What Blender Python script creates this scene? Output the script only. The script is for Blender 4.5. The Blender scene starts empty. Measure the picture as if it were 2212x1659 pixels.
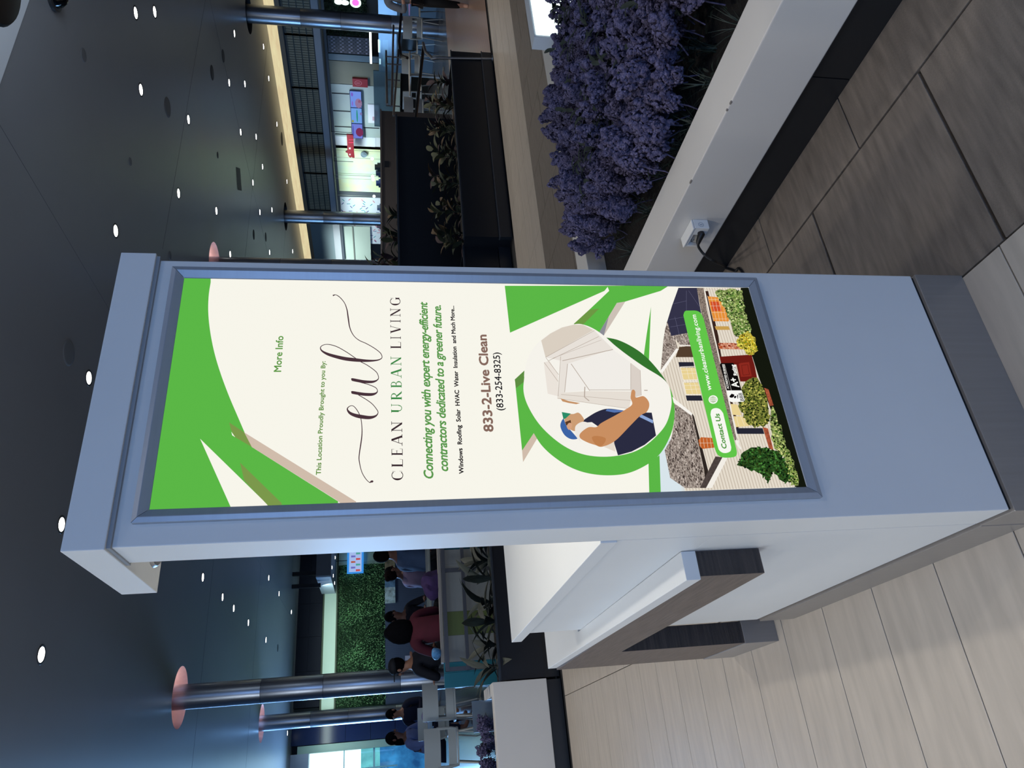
import bpy, bmesh, math, random
from mathutils import Vector, Matrix
from mathutils.geometry import tessellate_polygon
R = math.radians
rnd = random.Random(7)
C = bpy.context.scene.collection
SC = bpy.context.scene

# ---------------------------------------------------------------- camera (phone held sideways: the picture's left is up)
YAW, PITCH, ROLL, F = R(-28.2206), R(9.9132), R(0.4165), 1568.5
CAM = Vector((-0.405, -1.3565, 1.5))
_fwd = Vector((-math.sin(YAW) * math.cos(PITCH), math.cos(YAW) * math.cos(PITCH), -math.sin(PITCH)))
_r = Vector((math.cos(YAW), math.sin(YAW), 0)); _d = _fwd.cross(_r)
_r2 = math.cos(ROLL) * _r + math.sin(ROLL) * _d; _d2 = -math.sin(ROLL) * _r + math.cos(ROLL) * _d
cam = bpy.data.cameras.new('camera'); camo = bpy.data.objects.new('camera', cam); C.objects.link(camo)
cx, cy, cz = _d2, _r2, -_fwd            # image right = world down, image up = upright right
camo.matrix_world = Matrix(((cx.x, cy.x, cz.x, CAM.x), (cx.y, cy.y, cz.y, CAM.y), (cx.z, cy.z, cz.z, CAM.z), (0, 0, 0, 1)))
cam.sensor_fit = 'HORIZONTAL'; cam.sensor_width = 36; cam.lens = F / 2212 * 36; cam.clip_start = .02; cam.clip_end = 200
SC.camera = camo

# ---------------------------------------------------------------- view and world
SC.view_settings.view_transform = 'Standard'; SC.view_settings.look = 'None'
SC.view_settings.exposure = 0.0; SC.view_settings.gamma = 1.0; SC.view_settings.use_curve_mapping = False
w = bpy.data.worlds.new('world'); SC.world = w; w.use_nodes = True
w.node_tree.nodes['Background'].inputs[0].default_value = (.45, .62, 1, 1)
w.node_tree.nodes['Background'].inputs[1].default_value = .05

def light(kind, name, loc, power, color, aim=None, size=1.0, size_y=None, angle=None, blend=.6):
    l = bpy.data.lights.new(name, kind); l.energy = power; l.color = color
    if kind == 'AREA':
        l.shape = 'RECTANGLE'; l.size = size; l.size_y = size_y or size
    else: l.shadow_soft_size = size
    if kind == 'SPOT': l.spot_size = angle or R(120); l.spot_blend = blend
    o = bpy.data.objects.new(name, l); C.objects.link(o); o.location = loc
    if aim is not None:
        d = Vector(aim) - Vector(loc); o.rotation_euler = d.to_track_quat('-Z', 'Y').to_euler()
    return o
# added fill lights first, then, daylight from the entrance, shop lighting
light('AREA', 'blue_fill_behind_viewer', (-2.4, -6.6, 2.2), 185, (.27, .50, 1), (.3, 0, 1.0), 4.0, 2.6)  # unseen blue fill added behind the viewer to tint the sign front
light('AREA', 'ceiling_corner_fill', (5.6, 1.2, 3.3), 26, (.70, .84, 1), (5.4, 2.2, 4.5), 2, .8)  # added upward fill, no fitting here; brightens the white ceiling corner
for _x, _y in ((.94, 10.8), (1.08, 18.67), (8.0, 9.75)): light('POINT', 'opening_fill', (_x + .3, _y + .1, 4.80), 1.6, (1, .86, .84), size=.05)  # small fills added inside the column openings to brighten the pink lining
light('AREA', 'left_side_fill', (-7, 1.5, 3.2), 170, (.80, .90, 1), (0, 1.0, .8), 3, 2)  # unseen fill added on the left to lift the sign's side face
light('AREA', 'entrance_daylight', (-2.6, 23.5, 2.2), 1000, (.24, .52, 1), (-1, 12, 3), 4.5, 3.2)
light('AREA', 'hedge_wall_wash', (3.4, 23.6, 3.5), 50, (.8, 1, .92), (3.4, 25, 2.2), 5.5, .3)
light('AREA', 'dessert_shop_light', (16.4, 17.0, 2.9), 44, (.85, 1, .93), (17.3, 17.0, 1.9), 4.4, .3).data.spread = R(115)
light('AREA', 'menu_shop_light', (16.4, 14.0, 2.9), 14, (.8, .9, 1), (17.3, 14, 1.9), 2.6, .3).data.spread = R(115)
light('AREA', 'corner_shop_light', (16.3, 21.2, 3.6), 40, (.85, 1, .96), (17.3, 21.2, 2.2), 3, .5).data.spread = R(120)

# ---------------------------------------------------------------- materials
def lin(h):
    h = h.lstrip('#'); o = []
    for i in (0, 2, 4):
        c = int(h[i:i + 2], 16) / 255; o.append(c / 12.92 if c <= .04045 else ((c + .055) / 1.055) ** 2.4)
    return (*o, 1)
_m = {}
def mat(name, col, rough=.5, metal=0, spec=.5, em=0, noise=0, nscale=8, bump=0, bscale=60, stretch=None, col2=None, world=False, alpha=1, trans=0, coat=0):
    if name in _m: return _m[name]
    m = bpy.data.materials.new(name); m.use_nodes = True; nt = m.node_tree; b = nt.nodes['Principled BSDF']; L = nt.links
    c = lin(col) if isinstance(col, str) else col
    b.inputs['Base Color'].default_value = c; b.inputs['Roughness'].default_value = rough
    b.inputs['Metallic'].default_value = metal; b.inputs['Specular IOR Level'].default_value = spec
    b.inputs['Alpha'].default_value = alpha; b.inputs['Transmission Weight'].default_value = trans
    b.inputs['Coat Weight'].default_value = coat
    if em:
        b.inputs['Emission Strength'].default_value = em; b.inputs['Emission Color'].default_value = c
        b.inputs['Base Color'].default_value = (0, 0, 0, 1); b.inputs['Specular IOR Level'].default_value = 0
    if noise or bump or col2:
        if world:
            g = nt.nodes.new('ShaderNodeNewGeometry'); src = g.outputs['Position']
        else:
            g = nt.nodes.new('ShaderNodeTexCoord'); src = g.outputs['Object']
        mp = nt.nodes.new('ShaderNodeMapping'); L.new(src, mp.inputs[0])
        if stretch: mp.inputs['Scale'].default_value = stretch
        if noise or col2:
            n = nt.nodes.new('ShaderNodeTexNoise'); n.inputs['Scale'].default_value = nscale; n.inputs['Detail'].default_value = 8
            L.new(mp.outputs[0], n.inputs['Vector'])
            r = nt.nodes.new('ShaderNodeValToRGB'); r.color_ramp.elements[0].position = .3; r.color_ramp.elements[1].position = .7
            k = max(0, 1 - noise); k2 = 1 + noise
            r.color_ramp.elements[0].color = (c[0] * k, c[1] * k, c[2] * k, 1)
            r.color_ramp.elements[1].color = lin(col2) if col2 else (min(1, c[0] * k2), min(1, c[1] * k2), min(1, c[2] * k2), 1)
            L.new(n.outputs['Fac'], r.inputs[0]); L.new(r.outputs[0], b.inputs['Emission Color' if em else 'Base Color'])
        if bump:
            n2 = nt.nodes.new('ShaderNodeTexNoise'); n2.inputs['Scale'].default_value = bscale; L.new(mp.outputs[0], n2.inputs['Vector'])
            bp = nt.nodes.new('ShaderNodeBump'); bp.inputs['Strength'].default_value = bump; bp.inputs['Distance'].default_value = .01
            L.new(n2.outputs['Fac'], bp.inputs['Height']); L.new(bp.outputs[0], b.inputs['Normal'])
    _m[name] = m
    return m
def striped(name, ca, cb, direction, scale, sharp=.5, em=0, rough=.6, dist=0):
    """flat print or fine siding: bands of cb on ca along direction"""
    m = mat(name, ca, rough, em=em); nt = m.node_tree; L = nt.links; b = nt.nodes['Principled BSDF']
    g = nt.nodes.new('ShaderNodeTexCoord'); mp = nt.nodes.new('ShaderNodeMapping'); L.new(g.outputs['Object'], mp.inputs[0])
    mp.inputs['Rotation'].default_value = direction
    wv = nt.nodes.new('ShaderNodeTexWave'); wv.inputs['Scale'].default_value = scale; wv.inputs['Distortion'].default_value = dist
    wv.wave_profile = 'SAW'; L.new(mp.outputs[0], wv.inputs[0])
    r = nt.nodes.new('ShaderNodeValToRGB'); r.color_ramp.elements[0].color = lin(cb); r.color_ramp.elements[1].color = lin(ca)
    r.color_ramp.elements[0].position = 0; r.color_ramp.elements[1].position = sharp
    L.new(wv.outputs['Fac'], r.inputs[0]); L.new(r.outputs[0], b.inputs['Emission Color' if em else 'Base Color'])
    return m

# ---------------------------------------------------------------- mesh builder
class MB:
    def __init__(s): s.v = []; s.f = []
    def add(s, vs, fs):
        n = len(s.v); s.v += [tuple(v) for v in vs]; s.f += [tuple(i + n for i in f) for f in fs]; return s
    def box(s, a, b):
        (x0, y0, z0), (x1, y1, z1) = [min(a[i], b[i]) for i in range(3)], [max(a[i], b[i]) for i in range(3)]
        return s.add([(x0, y0, z0), (x1, y0, z0), (x1, y1, z0), (x0, y1, z0), (x0, y0, z1), (x1, y0, z1), (x1, y1, z1), (x0, y1, z1)],
                     [(0, 3, 2, 1), (4, 5, 6, 7), (0, 1, 5, 4), (1, 2, 6, 5), (2, 3, 7, 6), (3, 0, 4, 7)])
    def obox(s, c, ax, ay, az):
        c = Vector(c); ax, ay, az = Vector(ax), Vector(ay), Vector(az)
        return s.add([c - ax - ay - az, c + ax - ay - az, c + ax + ay - az, c - ax + ay - az, c - ax - ay + az, c + ax - ay + az, c + ax + ay + az, c - ax + ay + az],
                     [(0, 3, 2, 1), (4, 5, 6, 7), (0, 1, 5, 4), (1, 2, 6, 5), (2, 3, 7, 6), (3, 0, 4, 7)])
    def tube(s, pts, r, n=8, cap=True):
        pts = [Vector(p) for p in pts]; rs = r if isinstance(r, (list, tuple)) else [r] * len(pts)
        rings = []; up = None
        for i, p in enumerate(pts):
            t = (pts[min(i + 1, len(pts) - 1)] - pts[max(i - 1, 0)]).normalized()
            if up is None: up = t.orthogonal().normalized()
            up = (up - t * up.dot(t)).normalized(); sd = t.cross(up)
            rings.append([p + (up * math.cos(a) + sd * math.sin(a)) * rs[i] for a in [2 * math.pi * k / n for k in range(n)]])
        vs = [v for rg in rings for v in rg]; fs = []
        for i in range(len(pts) - 1):
            for k in range(n):
                fs.append((i * n + k, i * n + (k + 1) % n, (i + 1) * n + (k + 1) % n, (i + 1) * n + k))
        if cap: fs += [tuple(range(n))[::-1], tuple((len(pts) - 1) * n + k for k in range(n))]
        return s.add(vs, fs)
    def lathe(s, prof, c=(0, 0, 0), n=24):
        vs = []; fs = []
        for (r, z) in prof:
            for k in range(n):
                a = 2 * math.pi * k / n; vs.append((c[0] + r * math.cos(a), c[1] + r * math.sin(a), c[2] + z))
        for i in range(len(prof) - 1):
            for k in range(n): fs.append((i * n + k, i * n + (k + 1) % n, (i + 1) * n + (k + 1) % n, (i + 1) * n + k))
        return s.add(vs, fs)
    def ball(s, c, r, n=10, m=6):
        rx, ry, rz = r if isinstance(r, (tuple, list)) else (r, r, r); vs = []; fs = []
        for i in range(m + 1):
            th = math.pi * i / m
            for k in range(n):
                a = 2 * math.pi * k / n; vs.append((c[0] + rx * math.sin(th) * math.cos(a), c[1] + ry * math.sin(th) * math.sin(a), c[2] + rz * math.cos(th)))
        for i in range(m):
            for k in range(n): fs.append((i * n + k, (i + 1) * n + k, (i + 1) * n + (k + 1) % n, i * n + (k + 1) % n))
        return s.add(vs, fs)
    def prism(s, poly, axis, a, b):
        """poly: 2d points in the two other axes, extruded along axis from a to b"""
        def P(p, t):
            return {0: (t, p[0], p[1]), 1: (p[0], t, p[1]), 2: (p[0], p[1], t)}[axis]
        n = len(poly); vs = [P(p, a) for p in poly] + [P(p, b) for p in poly]
        return s.add(vs, [tuple(range(n))[::-1], tuple(range(n, 2 * n))] + [(i, (i + 1) % n, n + (i + 1) % n, n + i) for i in range(n)])
    def shift(s, d):
        s.v = [(v[0] - d[0], v[1] - d[1], v[2] - d[2]) for v in s.v]; return s
def wloc(o):
    p = Vector((0, 0, 0))
    while o is not None: p += o.location; o = o.parent
    return p
def mesh_of(name, mb, m, smooth=False, bevel=0):
    me = bpy.data.meshes.new(name); me.from_pydata(mb.v, [], mb.f); me.update()
    bm = bmesh.new(); bm.from_mesh(me)
    bmesh.ops.remove_doubles(bm, verts=bm.verts, dist=1e-6) if smooth else None
    bmesh.ops.recalc_face_normals(bm, faces=bm.faces)
    if bevel:
        bmesh.ops.bevel(bm, geom=[e for e in bm.edges if len(e.link_faces) == 2 and e.calc_face_angle(0) > .6], offset=bevel, segments=2, affect='EDGES', profile=.6)
    bm.to_mesh(me); bm.free()
    if smooth:
        for p in me.polygons: p.use_smooth = True
        me.set_sharp_from_angle(angle=R(40)) if hasattr(me, 'set_sharp_from_angle') else None
    me.materials.append(m)
    return me
def obj(name, mb, m, parent=None, smooth=False, bevel=0, label=None):
    """world-coordinate builder linked as one mesh object under parent"""
    if parent is not None: mb.shift(wloc(parent))
    o = bpy.data.objects.new(name, mesh_of(name, mb, m, smooth, bevel)); C.objects.link(o)
    if parent is not None: o.parent = parent
    if label: o['label'] = label
    return o
def inst(name, me, parent=None, loc=(0, 0, 0), rot=(0, 0, 0), sc=1):
    o = bpy.data.objects.new(name, me); C.objects.link(o); o.parent = parent
    o.location = loc; o.rotation_euler = rot; o.scale = sc if isinstance(sc, (tuple, list)) else (sc, sc, sc)
    return o
def tag(o, label, cat, group=None):
    o['label'] = label; o['category'] = cat
    if group: o['group'] = group
    return o
def thing(name, label, cat, loc=(0, 0, 0), group=None, rz=0):
    o = bpy.data.objects.new(name, None); C.objects.link(o); o.empty_display_size = .1
    o.location = loc; o.rotation_euler = (0, 0, rz); return tag(o, label, cat, group)
def struct(o): o['kind'] = 'structure'; return o
def stuff(o): o['kind'] = 'stuff'; return o
def dup(root, loc, rz=None, label=None, sc=None):
    r = root.copy(); C.objects.link(r); r.location = loc
    if rz is not None: r.rotation_euler = (0, 0, rz)
    if sc: r.scale = (sc, sc, sc)
    if label: r['label'] = label
    for ch in list(root.children):
        c = ch.copy(); C.objects.link(c); c.parent = r
        for g in ch.children:
            d = g.copy(); C.objects.link(d); d.parent = c
    return r
ORD = 'first second third fourth fifth sixth seventh eighth ninth tenth eleventh twelfth thirteenth fourteenth fifteenth sixteenth seventeenth eighteenth nineteenth twentieth'.split()
_u = ORD[:9]
for _t, _e in (('twenty', ''), ('thirty', 'thirtieth'), ('forty', 'fortieth'), ('fifty', 'fiftieth')): ORD += ([_e] if _e else []) + [_t + '-' + o for o in _u]
def nth(k): return 'nearest' if k == 0 else ORD[k] + '-nearest'
# a point of the photograph carried along its line of sight onto a real plane of the room
def at(px, py, axis, val):
    d = _r2 * (1659 - py - 829.5) + _d2 * (px - 1106) + _fwd * F
    return CAM + d * ((val - CAM[axis]) / d[axis])
# ================================================================= floor
GROUT = mat('grout', '#2b2927', .9)
TL = mat('light_porcelain', '#b3a99c', .34, noise=.10, nscale=3.0, stretch=(1.2, 9, 1), world=True, bump=.05, bscale=90)
TD = mat('taupe_porcelain', '#6e655c', .42, noise=.26, nscale=4, stretch=(1.5, 11, 1), world=True, bump=.25, bscale=70)
fl = struct(obj('floor', MB().box((-12, -9, -.14), (30, 34, -.012)), GROUT))
def tile_mesh(w, h, m, t=.012, gap=.0022, bev=.0015):
    return mesh_of('tile', MB().box((gap, gap, -t - .004), (w - gap, h - gap, 0)), m, bevel=0) if bev == 0 else mesh_of('tile', MB().box((gap, gap, -t - .004), (w - gap, h - gap, 0)), m, bevel=bev)
tl = tile_mesh(.6, .3, TL); td = tile_mesh(.61, .59, TD, gap=.0032); tb = tile_mesh(.6, .6, TD, gap=.0032)
def tl_cut(w): return tile_mesh(w, .3, TL)
cut = tl_cut(.53)
# light planks: joints at y = .163 + .2995 k; ends at x = .63, .10, -.50 ...
for k in range(-3, 18):
    y = .163 + .2995 * k
    if y > 5.2: continue
    inst('tile', cut, fl, (.1, y, 0))
    for j in range(1, 4 if k < 12 else 5): inst('tile', tl, fl, (.1 - .63 * j, y, 0), sc=(1.05, 1, 1))
# light band beyond, y 4.0 - 5.3
for k in range(0, 20):
    for j in range(4):
        if k % 2 == 0: pass
        inst('tile', tl, fl, (.63 + .6 * k, 4.02 + .3 * j, 0))
td2 = tile_mesh(.61, .59, TD, gap=.0032)
for k in range(-3, 8):
    y = -.155 + .594 * k
    if y < 3.9: inst('tile', td2, fl, (.63, y, 0), sc=(1, min(1, (4.02 - y) / .594), 1) if y + .594 > 4.02 else 1)
    y2 = .134 - .594 + .5985 * (k - .0)
    if y2 < 3.9: inst('tile', tb, fl, (1.242, y2 + 0.0, 0), sc=(1, min(1, (4.02 - y2) / .6), 1) if y2 + .6 > 4.02 else 1)
far = MB()
for i in range(13):
    for k in range(4):
        y = 1.95 + .6 * k - (.3 if i % 2 else 0)
        if y > 3.9: continue
        o = inst('tile', tb, fl, (1.842 + .6 * i, y, 0), sc=(1, min(1, (4.02 - y) / .6), 1) if y + .6 > 4.02 else 1)
# the rest of the hall floor, out of sight or too far to tell its tiles apart
struct(obj('floor_beyond', MB().box((-12, 5.55, -.012), (17.6, 6, -.0008)).box((-12, -9, -.012), (-1.72, 5.55, -.0008)).box((-1.72, -9, -.012), (12, -.74, -.0008)).box((2.4, -.74, -.012), (12, 1.6, -.0008)).box((9.7, 1.6, -.012), (17.6, 4.02, -.0008)).box((12.6, 4.02, -.012), (17.6, 5.55, -.0008)), TL))
# raised dining platform and the timber ramp that climbs to it
PF = mat('grey_vinyl_floor', '#4a4c50', .22, noise=.12, nscale=2, stretch=(6, 1, 1), world=True)
WD = striped('ramp_boards', '#927a6b', '#6d594c', (0, 0, 0), 2.2, .2, rough=.28)
PZ = .2
struct(obj('floor_platform', MB().box((-9, 6.0, 0), (8.45, 27, PZ)).box((8.45, 8.4, 0), (17.3, 27, PZ)), PF))
rp = MB(); rp.add([(8.45, 5.35, .002), (14.5, 5.35, .002), (14.5, 8.4, PZ), (8.45, 8.4, PZ), (8.45, 8.4, 0), (14.5, 8.4, 0)], [(0, 1, 2, 3), (0, 3, 4), (1, 5, 2), (0, 4, 5, 1), (3, 2, 5, 4)])
struct(obj('floor_ramp', rp, WD))

# ================================================================= ceiling with openings round the columns
CZ = 4.5
COLS = [(.94, 10.8), (1.08, 18.67), (8.0, 9.75), (15.27, 9.9), (15.27, 16.76)]
HOLE = .43
CE = mat('grey_ceiling_paint', '#85888d', .34, noise=.05, nscale=.6, world=True, spec=.6)
bm = bmesh.new()
def loop(pts):
    vs = [bm.verts.new(p) for p in pts]; return [bm.edges.new((vs[i], vs[(i + 1) % len(vs)])) for i in range(len(vs))]
ed = loop([(-12, 3.1, CZ), (22, 3.1, CZ), (22, 28, CZ), (-12, 28, CZ)])
for (x, y) in COLS: ed += loop([(x + HOLE * math.cos(2 * math.pi * k / 40), y + HOLE * math.sin(2 * math.pi * k / 40), CZ) for k in range(40)])
bmesh.ops.triangle_fill(bm, use_beauty=True, use_dissolve=False, edges=ed)
me = bpy.data.meshes.new('ceiling'); bmesh.ops.recalc_face_normals(bm, faces=bm.faces); bm.to_mesh(me); bm.free(); me.materials.append(CE)
ceil = bpy.data.objects.new('ceiling', me); C.objects.link(ceil); struct(ceil)
obj('slab', MB().box((-12, 3.1, CZ + .42), (22, 28, CZ + .5)), mat('concrete_above', '#d0a8a4', .9), ceil)
WHC = mat('white_ceiling_paint', '#d9dde2', .6)
struct(obj('ceiling_white', MB().box((-12, -9, CZ - .02), (22, 3.1, CZ + .3)), WHC))
PINK = mat('pink_insulation', '#f4d2cf', .8, noise=.08)
SEAM = mat('ceiling_joint', '#5c5f64', .6)
sm = MB()
for (a, b) in (((6.3, 7.14), (22, 7.14)), ((-12, 16.9), (22, 16.9)), ((12.0, 3.1), (12.0, 28)), ((4.45, 3.1), (4.45, 28)), ((-3, 3.1), (-3, 28)), ((-12, 12), (22, 12))):
    d = .0022
    sm.box((a[0] - d, a[1] - d, CZ - .0015), (b[0] + d, b[1] + d, CZ + .001))
obj('joint', sm, SEAM, ceil)
for i, (x, y) in enumerate(COLS):
    if i < 3:
        ww = MB().lathe([(HOLE, -.001), (HOLE, .42)], (x, y, CZ), 40)
        obj('column_opening', ww, PINK, ceil, smooth=True)
    else:
        obj('column_opening', MB().lathe([(HOLE, -.001), (HOLE, .42)], (x, y, CZ), 32), mat('dark_opening', '#26282c', .8), ceil, smooth=True)
# small fittings on the ceiling
DK = mat('dark_grille', '#3a3d42', .6); SGR = mat('grey_cover', '#6c6f74', .6)
g = MB(); g.add([(11.0, 10.35, CZ - .004), (11.3, 10.7, CZ - .004), (11.0, 11.05, CZ - .004), (10.7, 10.7, CZ - .004)], [(0, 1, 2, 3)])
obj('return_vent', g, DK, ceil)
for (px, py, r, m) in ((148, 762, .13, SGR), (362, 232, .14, SGR), (458, 157, .13, DK), (482, 121, .12, DK), (281, 349, .05, SGR), (180, 119, .07, SGR), (470, 335, .06, DK), (548, 507, .12, DK), (574, 512, .12, DK), (367, 552, .06, SGR), (609, 300, .2, DK), (600, 1400, .1, DK)):
    p = at(px, py, 2, CZ); obj('ceiling_disc', MB().lathe([(r, -.001), (r * .96, -.006), (r * .8, -.008), (.001, -.008)], (p.x, p.y, CZ), 24), m, ceil, smooth=True)

# ================================================================= columns
STL = mat('brushed_steel', '#b4b8c0', .33, metal=1, noise=.12, nscale=3, stretch=(30, 30, .6), world=True)
STJ = mat('steel_joint', '#3a3c40', .4, metal=1)
names = ['round steel column behind the seated diners, with a pink-lined ceiling ring', 'round steel column farther back beside the dark tiled pier', 'slim strip of round steel column just past the sign edge by the leafy planter', 'round steel column in front of the dark hedge and chequered shopfront', 'round steel column in front of the sprinkle-patterned shop wall']
for (x, y), nm, r in zip(COLS, names, (.175, .18, .17, .2, .2)):
    t = thing('column', nm, 'column', (x, y, PZ))
    zz = [PZ, 1.3, 2.45, 3.35, CZ + .41]
    for a, b in zip(zz, zz[1:]):
        obj('sleeve', MB().lathe([(r * .995, a + .002), (r, a + .006), (r, b - .006), (r * .995, b - .002)], (x, y, 0), 48), STL, t, smooth=True)
    obj('core', MB().lathe([(r * .985, PZ), (r * .985, CZ + .41)], (x, y, 0), 24), STJ, t, smooth=True)

# ================================================================= downlights
LENS = mat('lit_lens', (1, .97, .9, 1), em=9); RING = mat('downlight_ring', '#33363a', .5)
ring_me = mesh_of('trim_ring', MB().lathe([(.066, -.001), (.079, -.005), (.086, -.003), (.088, 0)], (0, 0, 0), 28), RING, smooth=True)
lens_me = mesh_of('lens', MB().lathe([(.066, -.001), (.05, -.004), (.001, -.006)], (0, 0, 0), 28), LENS, smooth=True)
rows = {'beside the far left column': [(.84, 5.94), (1.13, 23.83)],
  'left of the sign, running to the hedge wall': [(1.98, 5.81), (2.83, 11.37), (2.86, 13.01), (2.88, 14.12), (2.92, 15.85), (2.98, 18.48)],
  'nearest the sign, over its cap': [(3.51, 5.74), (4.48, 18.25), (4.52, 20.27), (4.6, 23.25)],
  'just right of the sign': [(5.36, 5.64)],
  'second right of the sign': [(7.52, 5.51), (7.54, 7.39)],
  'third right of the sign': [(8.21, 4.94), (8.92, 5.42), (8.97, 7.29), (8.99, 9.41), (9.03, 10.72)],
  'fourth right of the sign': [(12.04, 9.13), (12.06, 10.41), (12.13, 11.99), (12.16, 13.04), (12.23, 14.69)],
  'fifth right of the sign': [(13.39, 9.03), (13.4, 10.28), (13.44, 11.83), (13.47, 12.84), (13.54, 14.51)],
  'along the glowing cove': [(15.38, 18.61), (16.38, 11.6), (16.37, 12.56), (16.42, 14.16), (16.47, 16.51)]}
WARM = (1, .94, .87)
nl = 0
for rn, ps in rows.items():
    for k, (x, y) in enumerate(ps):
        t = thing('downlight', f'{nth(k)} lit downlight in the ceiling row {rn}' if len(ps) > 1 else f'lit downlight in the ceiling row {rn}', 'downlight', (x, y, CZ), 'recessed ceiling downlights')
        inst('trim_ring', ring_me, t); inst('lens', lens_me, t)
        s = light('SPOT', 'downlight_lamp', (0, 0, -.012), 95 if y < 8 else (4 if x > 15 else 62), WARM, size=.06, angle=R(115), blend=.8)
        s.parent = t; nl += 1
# the rest of the same grid, over and behind the photographer
for (x, y, pw) in ((-.9, 1.4, 150), (-2.1, 4.0, 190), (1.2, -2.6, 110), (.6, 2.6, 90), (3.4, -1.8, 130), (-2.5, -1.2, 150), (-3.6, 2.2, 150)):
    light('SPOT', 'downlight_lamp_behind', (x, y, CZ - .03), pw, WARM, size=.07, angle=R(120), blend=.8)
# ================================================================= the lightbox sign with its counter
LAM = mat('white_laminate', '#d3d4d2', .42, noise=.03, nscale=2, world=True)
ALU = mat('anodised_aluminium', '#9aa0a8', .34, metal=.25, noise=.03, nscale=6, stretch=(1, 1, 20))
PL = mat('brushed_plinth', '#87817b', .34, metal=.15, spec=.8, noise=.05, nscale=3, stretch=(30, 30, 1))
BLKG = mat('black_gap', '#0d0e10', .8)
ks = thing('lightbox_sign', 'tall white standing sign with a backlit green and cream poster and overhanging cap', 'sign', (.317, .05, 0))
W = .634
obj('body', MB().box((0, 0, .148), (W, .103, 1.985)), LAM, ks, bevel=.002)
cap = obj('cap', MB().box((-.007, -.014, 1.985), (.643, .322, 2.056)), LAM, ks, bevel=.002)
obj('edging', MB().box((-.003, -.008, 1.978), (.639, .11, 1.985)), mat('grey_edging', '#8e9296', .5), cap)
spt = obj('spotlight', MB().lathe([(.034, -.001), (.047, -.006), (.05, -.004), (.052, 0)], (.085, .262, 1.985), 32), mat('steel_ring', '#b9bcc0', .3, metal=.8), ks, smooth=True)
obj('lens', MB().lathe([(.034, -.001), (.02, .012), (.001, .016)], (.085, .262, 1.985), 28), mat('spot_lens', (1, .95, .85, 1), em=2.5), spt, smooth=True)
spt2 = obj('spotlight', MB().lathe([(.034, -.001), (.047, -.006), (.05, -.004), (.052, 0)], (.52, .235, 1.985), 32), _m['steel_ring'], ks, smooth=True)
obj('lens', MB().lathe([(.034, -.001), (.02, .012), (.001, .016)], (.52, .235, 1.985), 28), _m['spot_lens'], spt2, smooth=True)
light('SPOT', 'cap_spot', (.14, .235, 1.97), 15, (1, .95, .86), size=.025, angle=R(115), blend=.5)
light('SPOT', 'cap_spot', (.5, .235, 1.97), 15, (1, .95, .86), size=.025, angle=R(115), blend=.5)
obj('plinth', MB().box((-.005, -.006, 0), (W + .001, .103, .140)), PL, ks, bevel=.002)
obj('plinth_gap', MB().box((.003, .004, .138), (W - .004, .1, .15)), BLKG, ks)

ct = thing('service_counter', 'white counter behind the sign with a raised shelf and a lower dark-wood desk', 'counter', (.317, .7, 0))
obj('carcass', MB().box((.001, .107, .146), (W - .01, 1.262, .80)), LAM, ct, bevel=.0012)
obj('upper_box', MB().box((.001, .107, .80), (W - .01, 1.225, 1.018)), LAM, ct, bevel=.0012)
obj('shelf', MB().box((-.004, .1035, 1.018), (W + .004, 1.372, 1.055)), LAM, ct, bevel=.0015)
obj('plinth', MB().box((-.006, .1035, 0), (W + .002, 1.262, .137)), PL, ct, bevel=.0015)
obj('plinth_gap', MB().box((.004, .1055, .135), (W - .012, 1.255, .148)), BLKG, ct)
VN = mat('dark_wood_veneer', '#5c5049', .45, noise=.35, nscale=3.5, stretch=(40, 2.2, 40), world=True, bump=.1)
VE = mat('dark_wood_end', '#2f2723', .5, noise=.6, nscale=3, stretch=(2, 2, 40), world=True, bump=.3, bscale=20)
ds = obj('desk_top', MB().prism([(-.066, .22), (.0, .22), (.0005, 1.2625), (.60, 1.2625), (.60, 1.845), (-.050, 1.845)], 2, .797, .832), LAM, ct, bevel=.0012)
ap = MB().box((-.058, .224, .637), (.0, 1.838, .797))
obj('apron', ap, VN, ct)
obj('apron_end', MB().box((-.0575, .2235, .639), (-.001, .2239, .7965)), VE, ct)
obj('leg', MB().box((-.058, 1.415, .142), (.022, 1.838, .637)), VN, ct)
obj('leg_face', MB().box((-.0575, 1.4145, .144), (.0215, 1.4149, .636)), VE, ct)
obj('back_apron', MB().box((0, 1.80, .637), (.60, 1.838, .797)), VN, ct)
obj('leg_foot', MB().box((-.061, 1.411, 0), (.026, 1.842, .140)), PL, ct, bevel=.0015)

# snap frame: four mitred rails
YP = -.0035
fx0, fx1, fz0, fz1 = .041, .611, .592, 1.950
rw = .026
fr = obj('poster_frame', MB().box((fx0 + .004, -.002, fz0 + .004), (fx1 - .004, 0, fz1 - .004)), mat('frame_back', '#5a5f66', .6), ks)
prof = [(0, 0), (0, -.011), (.009, -.0135), (.0105, -.0135), (.025, -.0055), (rw, -.0045), (rw, 0)]
def rail(p0, p1, inx, inz):
    """rail from outer corner p0 to p1 (x, z); (inx, inz) points inwards; ends mitred"""
    ux, uz = p1[0] - p0[0], p1[1] - p0[1]; l = math.hypot(ux, uz); ux /= l; uz /= l
    vs = []; n = len(prof); g = .0006
    for (p, s) in ((p0, 1), (p1, -1)):
        for (d, y) in prof:
            vs.append((p[0] + inx * d + ux * s * (d + g), y, p[1] + inz * d + uz * s * (d + g)))
    fs = [(i, i + 1, n + i + 1, n + i) for i in range(n - 1)] + [tuple(range(n)), tuple(range(2 * n - 1, n - 1, -1))]
    obj('rail', MB().add(vs, fs), ALU, fr)
rail((fx0, fz1), (fx1, fz1), 0, -1); rail((fx0, fz0), (fx1, fz0), 0, 1)
rail((fx0, fz0), (fx0, fz1), 1, 0); rail((fx1, fz0), (fx1, fz1), -1, 0)

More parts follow.
